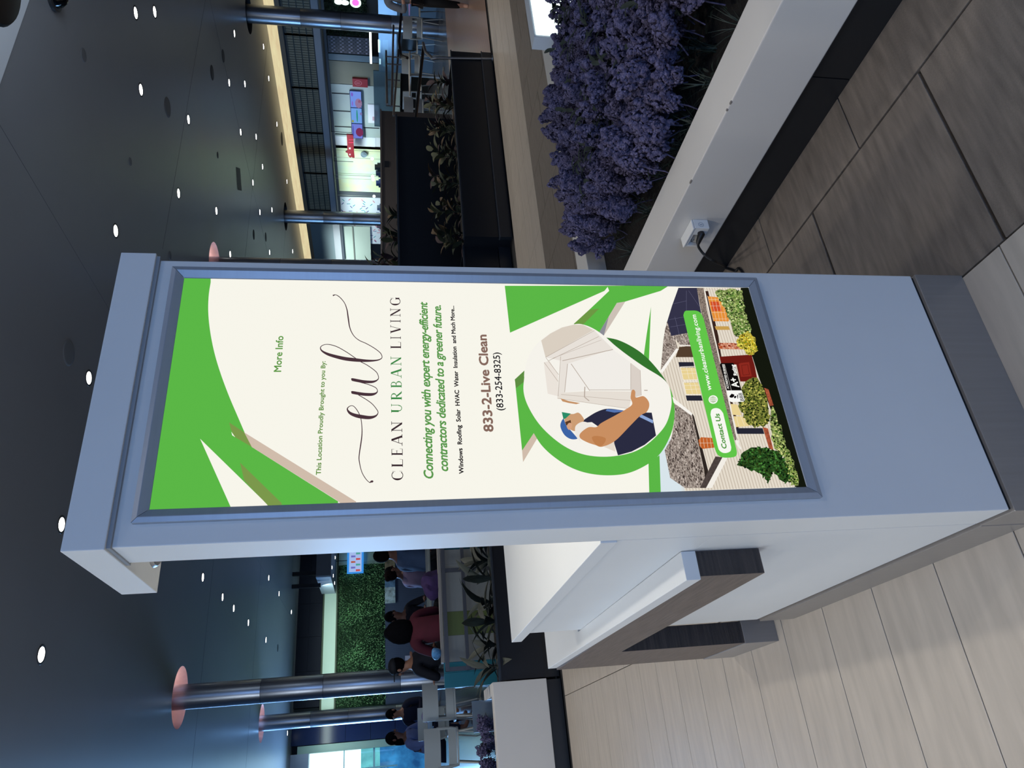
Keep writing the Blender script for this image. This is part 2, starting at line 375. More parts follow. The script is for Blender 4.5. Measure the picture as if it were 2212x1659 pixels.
# ---------------------------------------------------------------- poster: flat print on the backlit sheet, in thin layers
def P(q, layer): p = at(q[0], q[1], 1, YP); return Vector((p.x, YP - layer * .00007, p.z))
def Z(ox, oy, s): return lambda pts: [(ox + x * s, oy + y * s) for x, y in pts]
EMK = .97
def ink(h, noise=0, ns=60, st=None, c2=None):
    return mat('print_' + h.strip('#') + ('_n%g_%g' % (noise, ns) if noise or c2 else ''), tuple(c * EMK for c in lin(h)[:3]) + (1,), em=1, noise=noise, nscale=ns, stretch=st, col2=c2, rough=.6)
pos = obj('poster', MB().box((fx0 + rw - .002, YP, fz0 + rw - .002), (fx1 - rw + .002, YP + .0015, fz1 - rw + .002)), ink('#fbf9ee'), ks)
X0, X1, Z0, Z1 = fx0 + rw - .0015, fx1 - rw + .0015, fz0 + rw - .0015, fz1 - rw + .0015
def clipp(vs):
    def cl(vs, ax, lim, sg):
        out = []
        for i, a in enumerate(vs):
            b = vs[(i + 1) % len(vs)]; da = (a[ax] - lim) * sg; db = (b[ax] - lim) * sg
            if da >= 0: out.append(a)
            if da * db < 0: out.append(a.lerp(b, da / (da - db)))
        return out
    for ax, lim, sg in ((0, X0, 1), (0, X1, -1), (2, Z0, 1), (2, Z1, -1)): vs = cl(vs, ax, lim, sg)
    return vs
def tri(vs):
    t = tessellate_polygon([[Vector((v.x, v.z, 0)) for v in vs]])
    return [tuple(f) for f in t]
def cr(pts, closed=False, n=6):
    pts = [Vector((*p, 0)) for p in pts]; out = []; m = len(pts)
    for i in range(m if closed else m - 1):
        p = [pts[(i + k) % m] if closed else pts[max(0, min(m - 1, i + k))] for k in (-1, 0, 1, 2)]
        for j in range(n):
            t = j / n
            q = .5 * ((2 * p[1]) + (p[2] - p[0]) * t + (2 * p[0] - 5 * p[1] + 4 * p[2] - p[3]) * t * t + (3 * p[1] - p[0] - 3 * p[2] + p[3]) * t ** 3)
            out.append((q.x, q.y))
    if not closed: out.append((pts[-1].x, pts[-1].y))
    return out
def sh(name, pts, color, layer, mt=None, clip=True, join=None):
    vs = [P(q, layer) for q in pts]
    if clip: vs = clipp(vs)
    if len(vs) < 3: return
    mb = join if join is not None else MB(); mb.add(vs, tri(vs))
    if join is None: return obj(name, mb, mt or ink(color), pos)
def line(mb, a, b, w, layer):
    A, B = P(a, layer), P(b, layer); d = (B - A).normalized(); n = Vector((-d.z, 0, d.x)) * w / 2
    mb.add([A - n, B - n, B + n, A + n], [(0, 1, 2, 3)])
GR = '#5cb947'; GRD = '#4f8f3f'; OLV = '#7d9a4d'; BEI = '#d3bfae'
a = Z(320, 580, .32555)
crv = cr([(415, 92), (402, 180), (399, 290), (412, 420), (440, 560), (482, 700), (538, 850), (600, 995), (640, 1088)])
sh('green_corner', a([(230, 60), (415, 40)] + crv + [(688, 1185), (1260, 1545), (1260, 1620), (0, 1640)]), GR, 1)
sh('white_wedge', a([(345, 1130), (560, 1610), (800, 1580), (785, 1560)]), '#fbf9ee', 2)
sh('olive_wedge', a([(610, 1288), (885, 1556), (890, 1590), (800, 1580), (785, 1562), (638, 1408)]), OLV, 3)
sh('beige_band', a([(638, 1088), (1380, 1547), (1380, 1580), (1290, 1568), (1247, 1535), (688, 1185)]), BEI, 3)
sh('olive_wedge', a([(538, 1022), (638, 1088), (688, 1185), (575, 1118), (550, 1070)]), OLV, 4)
sh('white_wedge', a([(552, 1083), (578, 1120), (558, 1107)]), '#fbf9ee', 5)
a = Z(1080, 600, .28944)
sh('green_wedge', a([(36, 60), (810, 60), (780, 98), (75, 410)]), GR, 1)
sh('green_swoosh', a([(800, 60), (1260, 60), (1200, 98), (935, 178), (872, 188), (820, 290), (740, 420), (640, 400), (550, 345), (665, 240), (815, 98)]), GR, 2)
sh('olive_wedge', a([(550, 345), (665, 240), (740, 231), (620, 350)]), '#6f9a45', 3)
sh('beige_wedge', a([(740, 408), (775, 432), (935, 178), (872, 188)]), '#cfc3b8', 3)
sh('beige_wedge', a([(740, 408), (775, 432), (812, 290)]), '#8e8f98', 4)
sh('green_spike', a([(1127, 216), (1095, 420), (1074, 575), (1112, 612)]), GR, 2)
ring = cr([(252, 1160), (310, 1250), (400, 1335), (520, 1412), (650, 1458), (800, 1475), (950, 1460), (1080, 1405), (1180, 1330), (1245, 1235), (1290, 1120), (1303, 1000), (1293, 900), (1258, 805), (1180, 690), (1080, 582), (980, 512), (880, 465), (795, 447)])
sh('green_ring', a(ring + [(500, 600), (200, 800)]), GR, 5)
sh('green_ring_shade', a(cr([(1276, 880), (1258, 805), (1180, 690), (1080, 582), (980, 512), (880, 465), (795, 447)]) + [(900, 560), (1100, 720), (1230, 800)]), '#35752f', 6)
sh('green_wedge', a([(114, 790), (180, 735), (200, 900), (290, 1100), (252, 1160), (165, 1290)]), GR, 4)
sh('olive_wedge', a([(110, 760), (182, 693), (178, 778), (120, 824)]), '#5f8f43', 5)
sh('beige_wedge', a([(252, 1160), (282, 1192), (172, 1376), (165, 1290)]), BEI, 4)
sh('green_band', a([(1108, 1385), (1190, 1325), (1200, 1620), (1114, 1620)]), GR, 7)
blob = cr([(182, 735), (195, 640), (240, 540), (320, 452), (430, 385), (550, 349), (620, 350), (700, 382), (780, 437), (860, 508), (960, 585), (1080, 668), (1200, 742), (1255, 800), (1275, 870), (1278, 960), (1240, 1090), (1160, 1190), (1060, 1270), (950, 1315), (800, 1336), (650, 1325), (520, 1280), (400, 1200), (290, 1090), (210, 960), (176, 850)], True)
sh('round_photo', a(blob), '#f9f6ee', 8)
# the fitter with the roof window, printed in the round photo
b = Z(1140, 690, .18681)
sh('photo_wall', b([(155, 245), (260, 165), (395, 95), (530, 62), (640, 65), (760, 125), (205, 440)]), '#ddd2c4', 9)
sh('photo_wall', b([(205, 440), (770, 130), (830, 190), (985, 345), (460, 515), (420, 850), (350, 890), (385, 480)]), '#ebe4dc', 9)
sh('photo_pane', b([(460, 515), (985, 352), (1190, 500), (1190, 812), (715, 815), (430, 845)]), '#f4f0ea', 10)
sh('photo_wall', b([(185, 500), (250, 480), (350, 640), (350, 890), (230, 860)]), '#eee6dd', 9)
sh('photo_rail', b([(385, 850), (715, 830), (1190, 835), (1190, 940), (1170, 1035), (340, 918), (345, 880)]), '#e9e1d7', 10)
sh('photo_post', b([(1190, 505), (1300, 590), (1312, 880), (1250, 900), (1190, 860)]), '#ddd3ca', 11)
ln = MB()
for (p, q, wd) in (((205, 440), (770, 130), 1), ((240, 480), (820, 200), 1), ((290, 450), (850, 240), .7), ((400, 480), (985, 350), 1.6), ((460, 515), (425, 845), 1.2), ((500, 515), (715, 825), 1.4), ((715, 817), (1190, 817), 1.2), ((1190, 510), (1190, 812), 1), ((345, 915), (1170, 1035), .8), ((385, 870), (1190, 940), .8), ((380, 430), (350, 890), 1), ((190, 500), (350, 720), 1), ((210, 445), (355, 640), 1), ((1300, 590), (1312, 880), .8), ((660, 780), (655, 900), 2), ((655, 900), (710, 945), 2), ((1345, 822), (1385, 822), 2)):
    line(ln, b([p])[0], b([q])[0], wd * .0011, 12)
obj('photo_outline', ln, ink('#b9ab9f'), pos)
sh('photo_far_arm', b([(378, 915), (470, 945), (605, 970), (560, 982), (470, 968), (400, 950)]), '#c89468', 13)
sh('photo_cap', b(cr([(412, 1150), (440, 1220), (500, 1290), (548, 1345), (572, 1382), (500, 1386), (430, 1345), (385, 1270), (378, 1210)], True)), '#3f66a8', 13)
sh('photo_face', b(cr([(425, 1150), (470, 1100), (530, 1095), (580, 1080), (620, 1110), (650, 1170), (600, 1215), (560, 1290), (500, 1280), (445, 1230)], True)), '#cf9f76', 14)
sh('photo_hair', b([(430, 1190), (495, 1165), (500, 1200), (450, 1230), (440, 1220)]), '#5a3a26', 15)
sh('photo_ear', b(cr([(450, 1240), (475, 1200), (510, 1210), (505, 1255), (475, 1280)], True)), '#d9a582', 16)
sh('photo_visor', b([(392, 1073), (497, 1092), (440, 1145), (412, 1158)]), '#2c8f6a', 15)
sh('photo_overalls', b(cr([(600, 1200), (690, 1135), (800, 1070), (915, 1035), (1060, 1048), (1200, 1075)]) + [(1432, 1080), (1482, 1345), (1350, 1452), (1200, 1530), (1042, 1574), (1000, 1440), (990, 1360), (820, 1245), (740, 1190)]), '#2b2c42', 13)
sh('photo_overalls_light', b([(915, 1037), (1060, 1048), (1130, 1065), (1000, 1080), (900, 1060)]), '#5877b5', 14)
sh('photo_overalls_light', b([(1310, 1100), (1450, 1170), (1445, 1205), (1290, 1130)]), '#8fa9d8', 14)
sh('photo_shirt', b(cr([(545, 1290), (560, 1225), (650, 1185), (790, 1240), (800, 1262), (640, 1330), (605, 1385), (620, 1420), (560, 1360)], True)), '#f2ece4', 15)
sh('photo_shirt', b([(880, 1475), (1000, 1410), (1012, 1532)]), '#e8ddd0', 12)
sh('photo_arm', b(cr([(608, 1318), (700, 1250), (790, 1248), (850, 1200), (1000, 1118), (1120, 1050), (1205, 985), (1188, 910), (1200, 830), (1222, 815), (1242, 840), (1248, 905), (1335, 890), (1392, 945), (1402, 1010), (1370, 1075), (1300, 1115), (1180, 1235), (1010, 1405), (860, 1475), (780, 1455), (690, 1425), (605, 1375)], True)), '#cc9163', 17)
sh('photo_arm_shade', b(cr([(740, 1370), (800, 1350), (900, 1380), (860, 1460), (790, 1455)], True)), '#c0804f', 18)
# the house photo along the foot of the poster
h = Z(1420, 600, .31332)
SID = striped('print_siding', '#ece2d2', '#b5a592', (0, 0, 0), 46, .35, em=.93)
_m['print_siding'].node_tree.nodes['Mapping'].inputs['Rotation'].default_value = (0, R(92), 0)
sh('sky', h([(0, 1225), (90, 1100), (190, 1470), (0, 1480)]), '#dbe8ee', 2)
sh('house_siding', h([(145, 70), (620, 70), (1010, 1440), (170, 1470), (95, 1000), (22, 640), (38, 500), (60, 350), (100, 205)]), '', 2, SID)
RF = ink('#6f625a', .3, 330, None, '#c4b6ab'); RF2 = ink('#5f534c', .4, 330, None, '#a8978a')
sh('roof', h([(100, 830), (118, 870), (240, 945), (332, 1392), (290, 1450), (190, 1450), (88, 1380), (50, 1190), (95, 1110), (118, 1000)]), '', 3, RF)
sh('roof', h([(68, 300), (95, 400), (210, 380), (245, 480), (165, 470), (130, 430), (40, 440), (52, 360)]), '', 3, RF)
sh('roof', h([(40, 440), (122, 430), (140, 488), (22, 645)]), '', 4, RF)
sh('solar_panels', h([(145, 70), (272, 70), (290, 180), (302, 245), (240, 375), (95, 402), (68, 300), (100, 195)]), '#35344a', 5)
ln = MB()
for p, q in (((80, 290), (215, 265)), ((110, 180), (200, 160)), ((200, 90), (200, 230)), ((120, 270), (150, 390)), ((90, 340), (205, 320)), ((215, 90), (290, 200))): line(ln, h([p])[0], h([q])[0], .0006, 6)
obj('solar_joints', ln, ink('#6a6a85'), pos)
sh('eave_roof', h([(272, 70), (318, 70), (340, 220), (385, 400), (470, 760), (548, 1085), (540, 1135), (520, 1085), (420, 690), (305, 250)]), '', 5, RF2)
sh('gutter', h([(318, 70), (330, 92), (395, 400), (475, 750), (553, 1080), (548, 1110), (540, 1085)]), '#f1ebe2', 6)
sh('eave_shade', h([(330, 92), (350, 92), (420, 400), (440, 540), (560, 1030), (560, 1075), (549, 1078), (470, 740), (392, 400)]), '#3a2620', 5)
sh('gable_trim', h([(18, 645), (128, 490), (148, 492), (34, 658)]), '#fbf7f0', 6)
sh('gable_shade', h([(150, 478), (245, 470), (250, 548), (125, 548)]), '#54402f', 5)
sh('gable_trim', h([(150, 462), (240, 466), (242, 474), (150, 470)]), '#efe9df', 6)
for s in ([(145, 582), (248, 582), (256, 618), (152, 618)], [(195, 812), (302, 812), (312, 848), (203, 848)], [(540, 1037), (725, 1037), (737, 1077), (548, 1077)]): sh('shutter', h(s), '#272836', 6)
for s in ([(160, 622), (260, 622), (275, 702), (178, 702)], [(182, 725), (280, 722), (302, 802), (200, 802)], [(505, 870), (552, 875), (580, 950), (515, 945)], [(525, 955), (590, 958), (640, 1022), (540, 1030)]): sh('window_print', h(s), '#ecd596', 6)
sh('roof_trim', h([(102, 822), (240, 935), (236, 952), (112, 862)]), '#fbf7f0', 6)
sh('roof_gutter', h([(236, 930), (252, 955), (350, 1330), (330, 1398), (322, 1330)]), '#2f2723', 5)
sh('porch_window', h([(283, 1120), (300, 1100), (385, 1105), (392, 1172), (310, 1180), (290, 1160)]), '#c4622a', 6)
sh('garage_roof', h([(400, 1232), (450, 1238), (335, 1450), (292, 1450)]), '', 7, ink('#4d4340', .3, 300))
sh('garage_trim', h([(448, 1238), (485, 1238), (375, 1450), (335, 1450)]), '#f6f1e8', 8)
sh('porch_trim', h([(535, 1120), (562, 1122), (560, 1145), (580, 1178), (572, 1185), (545, 1150)]), '#f6f1e8', 6)
sh('porch_window', h([(345, 128), (415, 135), (470, 200), (505, 260), (490, 302), (388, 300)]), '#e8923a', 6)
sh('porch_window', h([(365, 165), (420, 165), (445, 230), (380, 232)]), '#d4502a', 7)
sh('porch_window', h([(395, 335), (490, 335), (500, 360), (405, 360)]), '#caa052', 6)
ln = MB()
for k in range(6): line(ln, h([(345 + k * 26, 125 + k * 8)])[0], h([(385 + k * 22, 300)])[0], .0006, 8)
for k in range(4): line(ln, h([(355 + 9 * k, 150 + 45 * k)])[0], h([(440 + 14 * k, 150 + 45 * k)])[0], .0006, 8)
for k in range(4): line(ln, h([(292 + 24 * k, 1108)])[0], h([(300 + 24 * k, 1172)])[0], .0006, 8)
line(ln, h([(288, 1140)])[0], h([(390, 1140)])[0], .0006, 8)
obj('glazing_bars', ln, ink('#f6ead0'), pos)
sh('brick_pillar', h([(420, 450), (530, 450), (592, 495), (426, 492)]), '', 7, ink('#d08a6a', .35, 220))
sh('front_door', h([(425, 545), (655, 530), (692, 716), (572, 716), (545, 600), (430, 590)]), '#6e1c16', 6)
sh('front_door', h([(560, 590), (632, 582), (650, 680), (575, 684)]), '#8e2a20', 7)
sh('doorstep', h([(652, 545), (672, 540), (735, 700), (700, 705)]), '#d8d0c4', 7)
GB = ink('#20401c', .8, 190, None, '#b8cc78'); GB2 = ink('#23330f', .8, 190, None, '#9aa04a'); GB3 = ink('#0b1a0a', .6, 150, None, '#3f6a30'); YB = ink('#8a7a18', .6, 170, None, '#f6e560')
sh('garden_shade', h([(575, 70), (700, 70), (1100, 1470), (962, 1470), (880, 1180), (770, 880), (700, 690), (640, 500), (600, 380), (560, 200)]), '#14180f', 8)
def rag(pts, j=9, n=5):
    r = random.Random(len(pts)); return [(x + r.uniform(-j, j), y + r.uniform(-j, j)) for x, y in cr(pts, True, n)]
sh('bush', h(rag([(402, 92), (560, 85), (590, 150), (610, 260), (650, 370), (600, 400), (540, 405), (500, 300), (470, 220), (425, 150)])), '', 9, GB)
sh('bush', h(rag([(575, 395), (630, 372), (665, 420), (692, 505), (640, 535), (590, 500), (540, 445)])), '', 10, YB)
sh('bush', h(rag([(590, 748), (660, 690), (720, 735), (765, 880), (768, 1000), (700, 1030), (640, 1020), (585, 940), (560, 850)])), '', 9, GB2)
sh('brick_planter', h([(735, 760), (765, 770), (800, 880), (775, 885)]), '', 10, ink('#a5543a', .4, 200))
sh('brick_planter', h([(725, 1030), (762, 1040), (800, 1190), (770, 1180)]), '', 9, ink('#a5543a', .4, 200))
sh('hedge', h(rag([(790, 890), (835, 1000), (880, 1130), (935, 1270), (975, 1400), (950, 1440), (905, 1400), (870, 1240), (800, 1160), (778, 1020)])), '', 10, GB)
sh('tree', h(rag([(557, 1262), (640, 1180), (740, 1165), (800, 1190), (860, 1225), (900, 1300), (925, 1370), (880, 1415), (800, 1330), (770, 1418), (745, 1380), (700, 1340), (570, 1300)], 14)), '', 11, GB3)
def inside(p, poly):
    x, y = p; c = False; n = len(poly)
    for i in range(n):
        (x0, y0), (x1, y1) = poly[i], poly[i - 1]
        if (y0 > y) != (y1 > y) and x < (x1 - x0) * (y - y0) / (y1 - y0) + x0: c = not c
    return c
def dabs(name, poly, n, cols, s, layer, seed, flat=1, long=1):
    r = random.Random(seed); xs = [p[0] for p in poly]; ys = [p[1] for p in poly]
    mbs = [MB() for _ in cols]; k = 0; t = 0
    while k < n and t < n * 8:
        t += 1; c = (r.uniform(min(xs), max(xs)), r.uniform(min(ys), max(ys)))
        if not inside(c, poly): continue
        k += 1; a = r.uniform(0, 6.28) if flat == 1 else flat; q = s * r.uniform(.6, 1.5); m = r.randrange(3, 6) if flat == 1 else 4
        if flat == 1: pts = [(c[0] + q * math.cos(a + 6.283 * j / m) * r.uniform(.6, 1.2), c[1] + q * math.sin(a + 6.283 * j / m) * r.uniform(.6, 1.2)) for j in range(m)]
        else:
            dx, dy = math.cos(a), math.sin(a); pts = [(c[0] + dx * q * long * u - dy * q * v, c[1] + dy * q * long * u + dx * q * v) for u, v in ((-1, -1), (1, -1), (1, 1), (-1, 1))]
        i = r.randrange(len(cols)); vs = clipp([P(z, layer + .2 * i) for z in h(pts)])
        if len(vs) > 2: mbs[i].add(vs, [tuple(range(len(vs)))])
    for mb_, c in zip(mbs, cols):
        if mb_.v: stuff(obj(name, mb_, ink(c), pos))
dabs('foliage_dabs', [(402, 92), (560, 85), (590, 150), (612, 260), (655, 370), (600, 400), (540, 405), (500, 300), (470, 220), (425, 150)], 420, ['#0d1a08', '#2c4a1a', '#7fa04a', '#d6e0a0', '#4f7a2c'], 6, 10, 1)
dabs('foliage_dabs', [(575, 395), (630, 372), (665, 420), (692, 505), (640, 535), (590, 500), (540, 445)], 150, ['#3a3208', '#f4e860', '#c8a820', '#7a8a20'], 6, 11, 2)
dabs('foliage_dabs', [(590, 748), (660, 690), (720, 735), (765, 880), (768, 1000), (700, 1030), (640, 1020), (585, 940), (560, 850)], 420, ['#0a1206', '#26380f', '#6a7a28', '#c8c060', '#182a0c'], 6, 10, 3)
dabs('foliage_dabs', [(790, 890), (835, 1000), (880, 1130), (935, 1270), (975, 1400), (950, 1440), (905, 1400), (870, 1240), (800, 1160), (778, 1020)], 320, ['#1a2a0c', '#8aa044', '#d8dc8c', '#3f6420', '#0c1406'], 6, 11, 4)
dabs('foliage_dabs', [(557, 1262), (640, 1180), (740, 1165), (800, 1190), (860, 1225), (900, 1300), (925, 1370), (880, 1415), (800, 1330), (770, 1418), (745, 1380), (700, 1340), (570, 1300)], 420, ['#040a04', '#0f2410', '#4f8a3c', '#1f4a1c', '#2a3c14'], 7, 12, 5)
dabs('shingles', [(120, 900), (236, 955), (322, 1380), (290, 1440), (190, 1440), (92, 1375), (55, 1190), (100, 1105)], 620, ['#5c4f48', '#c9bcb2', '#8d7e76', '#3f3532'], 2.6, 4, 6, flat=1.36, long=2.4)
dabs('shingles', [(70, 305), (96, 405), (210, 385), (240, 470), (165, 465), (130, 430), (45, 445), (55, 365)], 240, ['#5c4f48', '#c9bcb2', '#8d7e76'], 2.4, 4, 7, flat=1.36, long=2.4)
dabs('shingles', [(42, 445), (120, 435), (136, 488), (28, 635)], 150, ['#5c4f48', '#c9bcb2', '#8d7e76'], 2.2, 5, 8, flat=.9, long=2.2)
dabs('bricks', [(420, 452), (530, 452), (588, 493), (428, 490)], 60, ['#b5532f', '#e0a890', '#8a3420'], 3, 8, 9, flat=.1, long=2)
ln = MB()
for (p_, q_) in (((580, 605), (622, 600)), ((622, 600), (634, 668)), ((634, 668), (590, 672)), ((590, 672), (580, 605)), ((430, 590), (570, 590)), ((572, 716), (545, 600))): line(ln, h([p_])[0], h([q_])[0], .0007, 9)
obj('door_panel_lines', ln, ink('#3a0a08'), pos)
ln = MB()
for (x0_, y0_, x1_, y1_) in ((162, 640, 268, 636), (165, 664, 270, 660), (200, 622, 218, 700), (232, 620, 250, 700), (186, 745, 290, 741), (192, 772, 296, 768), (222, 724, 242, 802), (255, 723, 274, 802), (545, 960, 560, 1025), (575, 960, 600, 1022)): line(ln, h([(x0_, y0_)])[0], h([(x1_, y1_)])[0], .0007, 9)
for (x0_, y0_, x1_, y1_) in ((156, 616, 262, 612), (176, 708, 278, 704), (176, 718, 280, 714), (196, 808, 302, 806), (156, 616, 178, 708), (178, 720, 198, 808)): line(ln, h([(x0_, y0_)])[0], h([(x1_, y1_)])[0], .0016, 9)
obj('window_frames', ln, ink('#fbf3e2'), pos)
# accreditation badge
sh('badge', h([(436, 590), (520, 588), (532, 600), (580, 780), (478, 780), (430, 600)]), '#0e0b0c', 12)
sh('badge_panel', h([(478, 778), (580, 778), (602, 845), (592, 856), (508, 858), (495, 850)]), '#fbfbf6', 13)
c6 = Z(1440, 780, .1085)
mb = MB()
sh('', c6([(1246, 705), (1290, 652), (1345, 672), (1338, 712), (1300, 735), (1255, 728)]), '', 14, join=mb)
sh('', c6([(1335, 715), (1358, 695), (1392, 705), (1370, 742), (1345, 745)]), '', 14, join=mb)
sh('', c6([(1400, 660), (1422, 690), (1420, 750), (1408, 752), (1402, 700)]), '', 14, join=mb)
obj('torch_mark', mb, ink('#0e0b0c'), pos)
ln = MB(); line(ln, c6([(1150, 68)])[0], c6([(1285, 585)])[0], .0007, 14); obj('badge_rule', ln, ink('#e8e4dd'), pos)
# contact strip
sh('contact_strip', h(cr([(178, 260), (190, 232), (225, 228), (270, 230), (300, 248), (318, 285)]) + cr([(540, 1170), (547, 1205), (540, 1230), (510, 1240), (450, 1240), (412, 1218), (390, 1165)])), '#63c84a', 15)
sh('contact_pill', h(cr([(365, 945), (372, 912), (400, 900), (430, 908), (452, 935)]) + cr([(508, 1170), (503, 1195), (480, 1208), (450, 1208), (425, 1190), (414, 1160)])), '#fbfbf4', 16)
def disc(cxy, r, n=28): return [(cxy[0] + r * .9 * math.cos(2 * math.pi * k / n), cxy[1] + r * math.sin(2 * math.pi * k / n)) for k in range(n)]
gl = Z(1440, 780, .1085)
sh('globe_icon', gl([(918 + 92 * math.cos(t) + 5, 770 + 85 * math.sin(t)) for t in [2 * math.pi * k / 30 for k in range(30)]]), '#fbfbf4', 16)
ln = MB()
for k in range(20):
    t0, t1 = 2 * math.pi * k / 20, 2 * math.pi * (k + 1) / 20
    for rx in (62, 26): line(ln, gl([(921 + rx * math.cos(t0), 770 + 58 * math.sin(t0))])[0], gl([(921 + rx * math.cos(t1), 770 + 58 * math.sin(t1))])[0], .0008, 17)
line(ln, gl([(921, 712)])[0], gl([(921, 828)])[0], .0008, 17); line(ln, gl([(859, 770)])[0], gl([(983, 770)])[0], .0008, 17)
line(ln, gl([(870, 738)])[0], gl([(972, 738)])[0], .0007, 17); line(ln, gl([(870, 802)])[0], gl([(972, 802)])[0], .0007, 17)
obj('globe_icon_lines', ln, ink('#7fa860'), pos)

# ---------------------------------------------------------------- lettering
def text_mesh(s, bold=0, shear=0, spacing=1):
    cu = bpy.data.curves.new('lettering', 'FONT'); cu.body = s; cu.shear = shear; cu.space_character = spacing; cu.resolution_u = 3
    o = bpy.data.objects.new('lettering', cu); C.objects.link(o)
    dg = bpy.context.evaluated_depsgraph_get(); me = bpy.data.meshes.new_from_object(o.evaluated_get(dg))
    v = [(q.co.x, q.co.y) for q in me.vertices]; f = [tuple(p.vertices) for p in me.polygons]
    bpy.data.objects.remove(o); bpy.data.curves.remove(cu); bpy.data.meshes.remove(me)
    if bold:
        n = len(v); base = list(v); bf = list(f); v = []; f = []
        for i in range(8):
            dx, dy = bold * math.cos(i * math.pi / 4), bold * math.sin(i * math.pi / 4)
            v += [(x + dx, y + dy) for x, y in base]; f += [tuple(q + i * n for q in p) for p in bf]
    return v, f
_hv, _ = text_mesh('H'); CAPH = max(y for x, y in _hv) - min(y for x, y in _hv)
def letter(s, p0, p1, top, color, bold=0, shear=0, spacing=1, layer=20, to=None, name='lettering', plane=None):
    """baseline runs from pixel p0 to p1; top is the pixel of the cap height above p0"""
    f3 = plane or (lambda q: P(q, layer))
    v, f = text_mesh(s, bold, shear, spacing); A, B, T = f3(p0), f3(p1), f3(top)
    x0, x1 = min(x for x, y in v), max(x for x, y in v)
    ex = (B - A) / (x1 - x0); e = ex.normalized(); up = T - A; up = (up - e * up.dot(e)) / CAPH
    mb = MB().add([A + ex * (x - x0) + up * y for x, y in v], f)
    return obj(name, mb, ink(color), to or pos)
letter('More Info', a and (320 + 882 * .32555, 580 + 688 * .32555), (320 + 898 * .32555, 580 + 450 * .32555), (320 + 835 * .32555, 580 + 686 * .32555), '#5f9a45', .02, name='more_info_lettering')
q = lambda x, y: (660 + x * .28941, 600 + y * .28941)
letter('This Location Proudly Brought to you By:', q(114, 1473), q(149, 625), q(79, 1472), '#5f8f3c', .022, name='tagline_lettering')
letter('Connecting you with expert energy-efficient', q(953, 1500), q(907, 183), q(884, 1498), '#5a9a4c', .024, .22, .93, name='slogan_lettering')
letter('contractors dedicated to a greener future.', q(1063, 1446), q(1008, 207), q(996, 1444), '#5a9a4c', .024, .22, .93, name='slogan_lettering')
letter('Windows  Roofing  Solar  HVAC  Water  Insulation  and Much More...', q(1180, 1465), q(1107, 212), q(1147, 1463), '#231f22', .034, name='services_lettering')
letter('833-2-Live Clean', q(1401, 1152), q(1348, 427), q(1332, 1150), '#86695e', .03, name='phone_lettering')
letter('(833-254-8325)', q(1478, 993), q(1447, 560), q(1427, 990), '#15131a', .012, name='phone_lettering')
q = lambda x, y: (1420 + x * .31332, 600 + y * .31332)
letter('www.cleanurbanliving.com', q(373, 778), q(263, 257), q(341, 780), '#fbfbf4', .02, 0, 1.06, name='web_lettering')
letter('Contact Us', q(478, 1180), q(424, 938), q(446, 1184), '#4f9a3c', .03, name='contact_lettering')
letter('ACCREDITED BUSINESS', q(493, 768), q(458, 598), q(480, 771), '#f6f4ee', .03, name='badge_lettering')
letter('A+', q(563, 757), q(541, 690), q(518, 762), '#fbfbf6', .03, name='badge_lettering')
letter('Rating', q(550, 675), q(528, 600), q(527, 679), '#fbfbf6', .04, name='badge_lettering')
letter('BBB', q(597, 850), q(581, 795), q(573, 854), '#15131a', .01, name='badge_lettering')

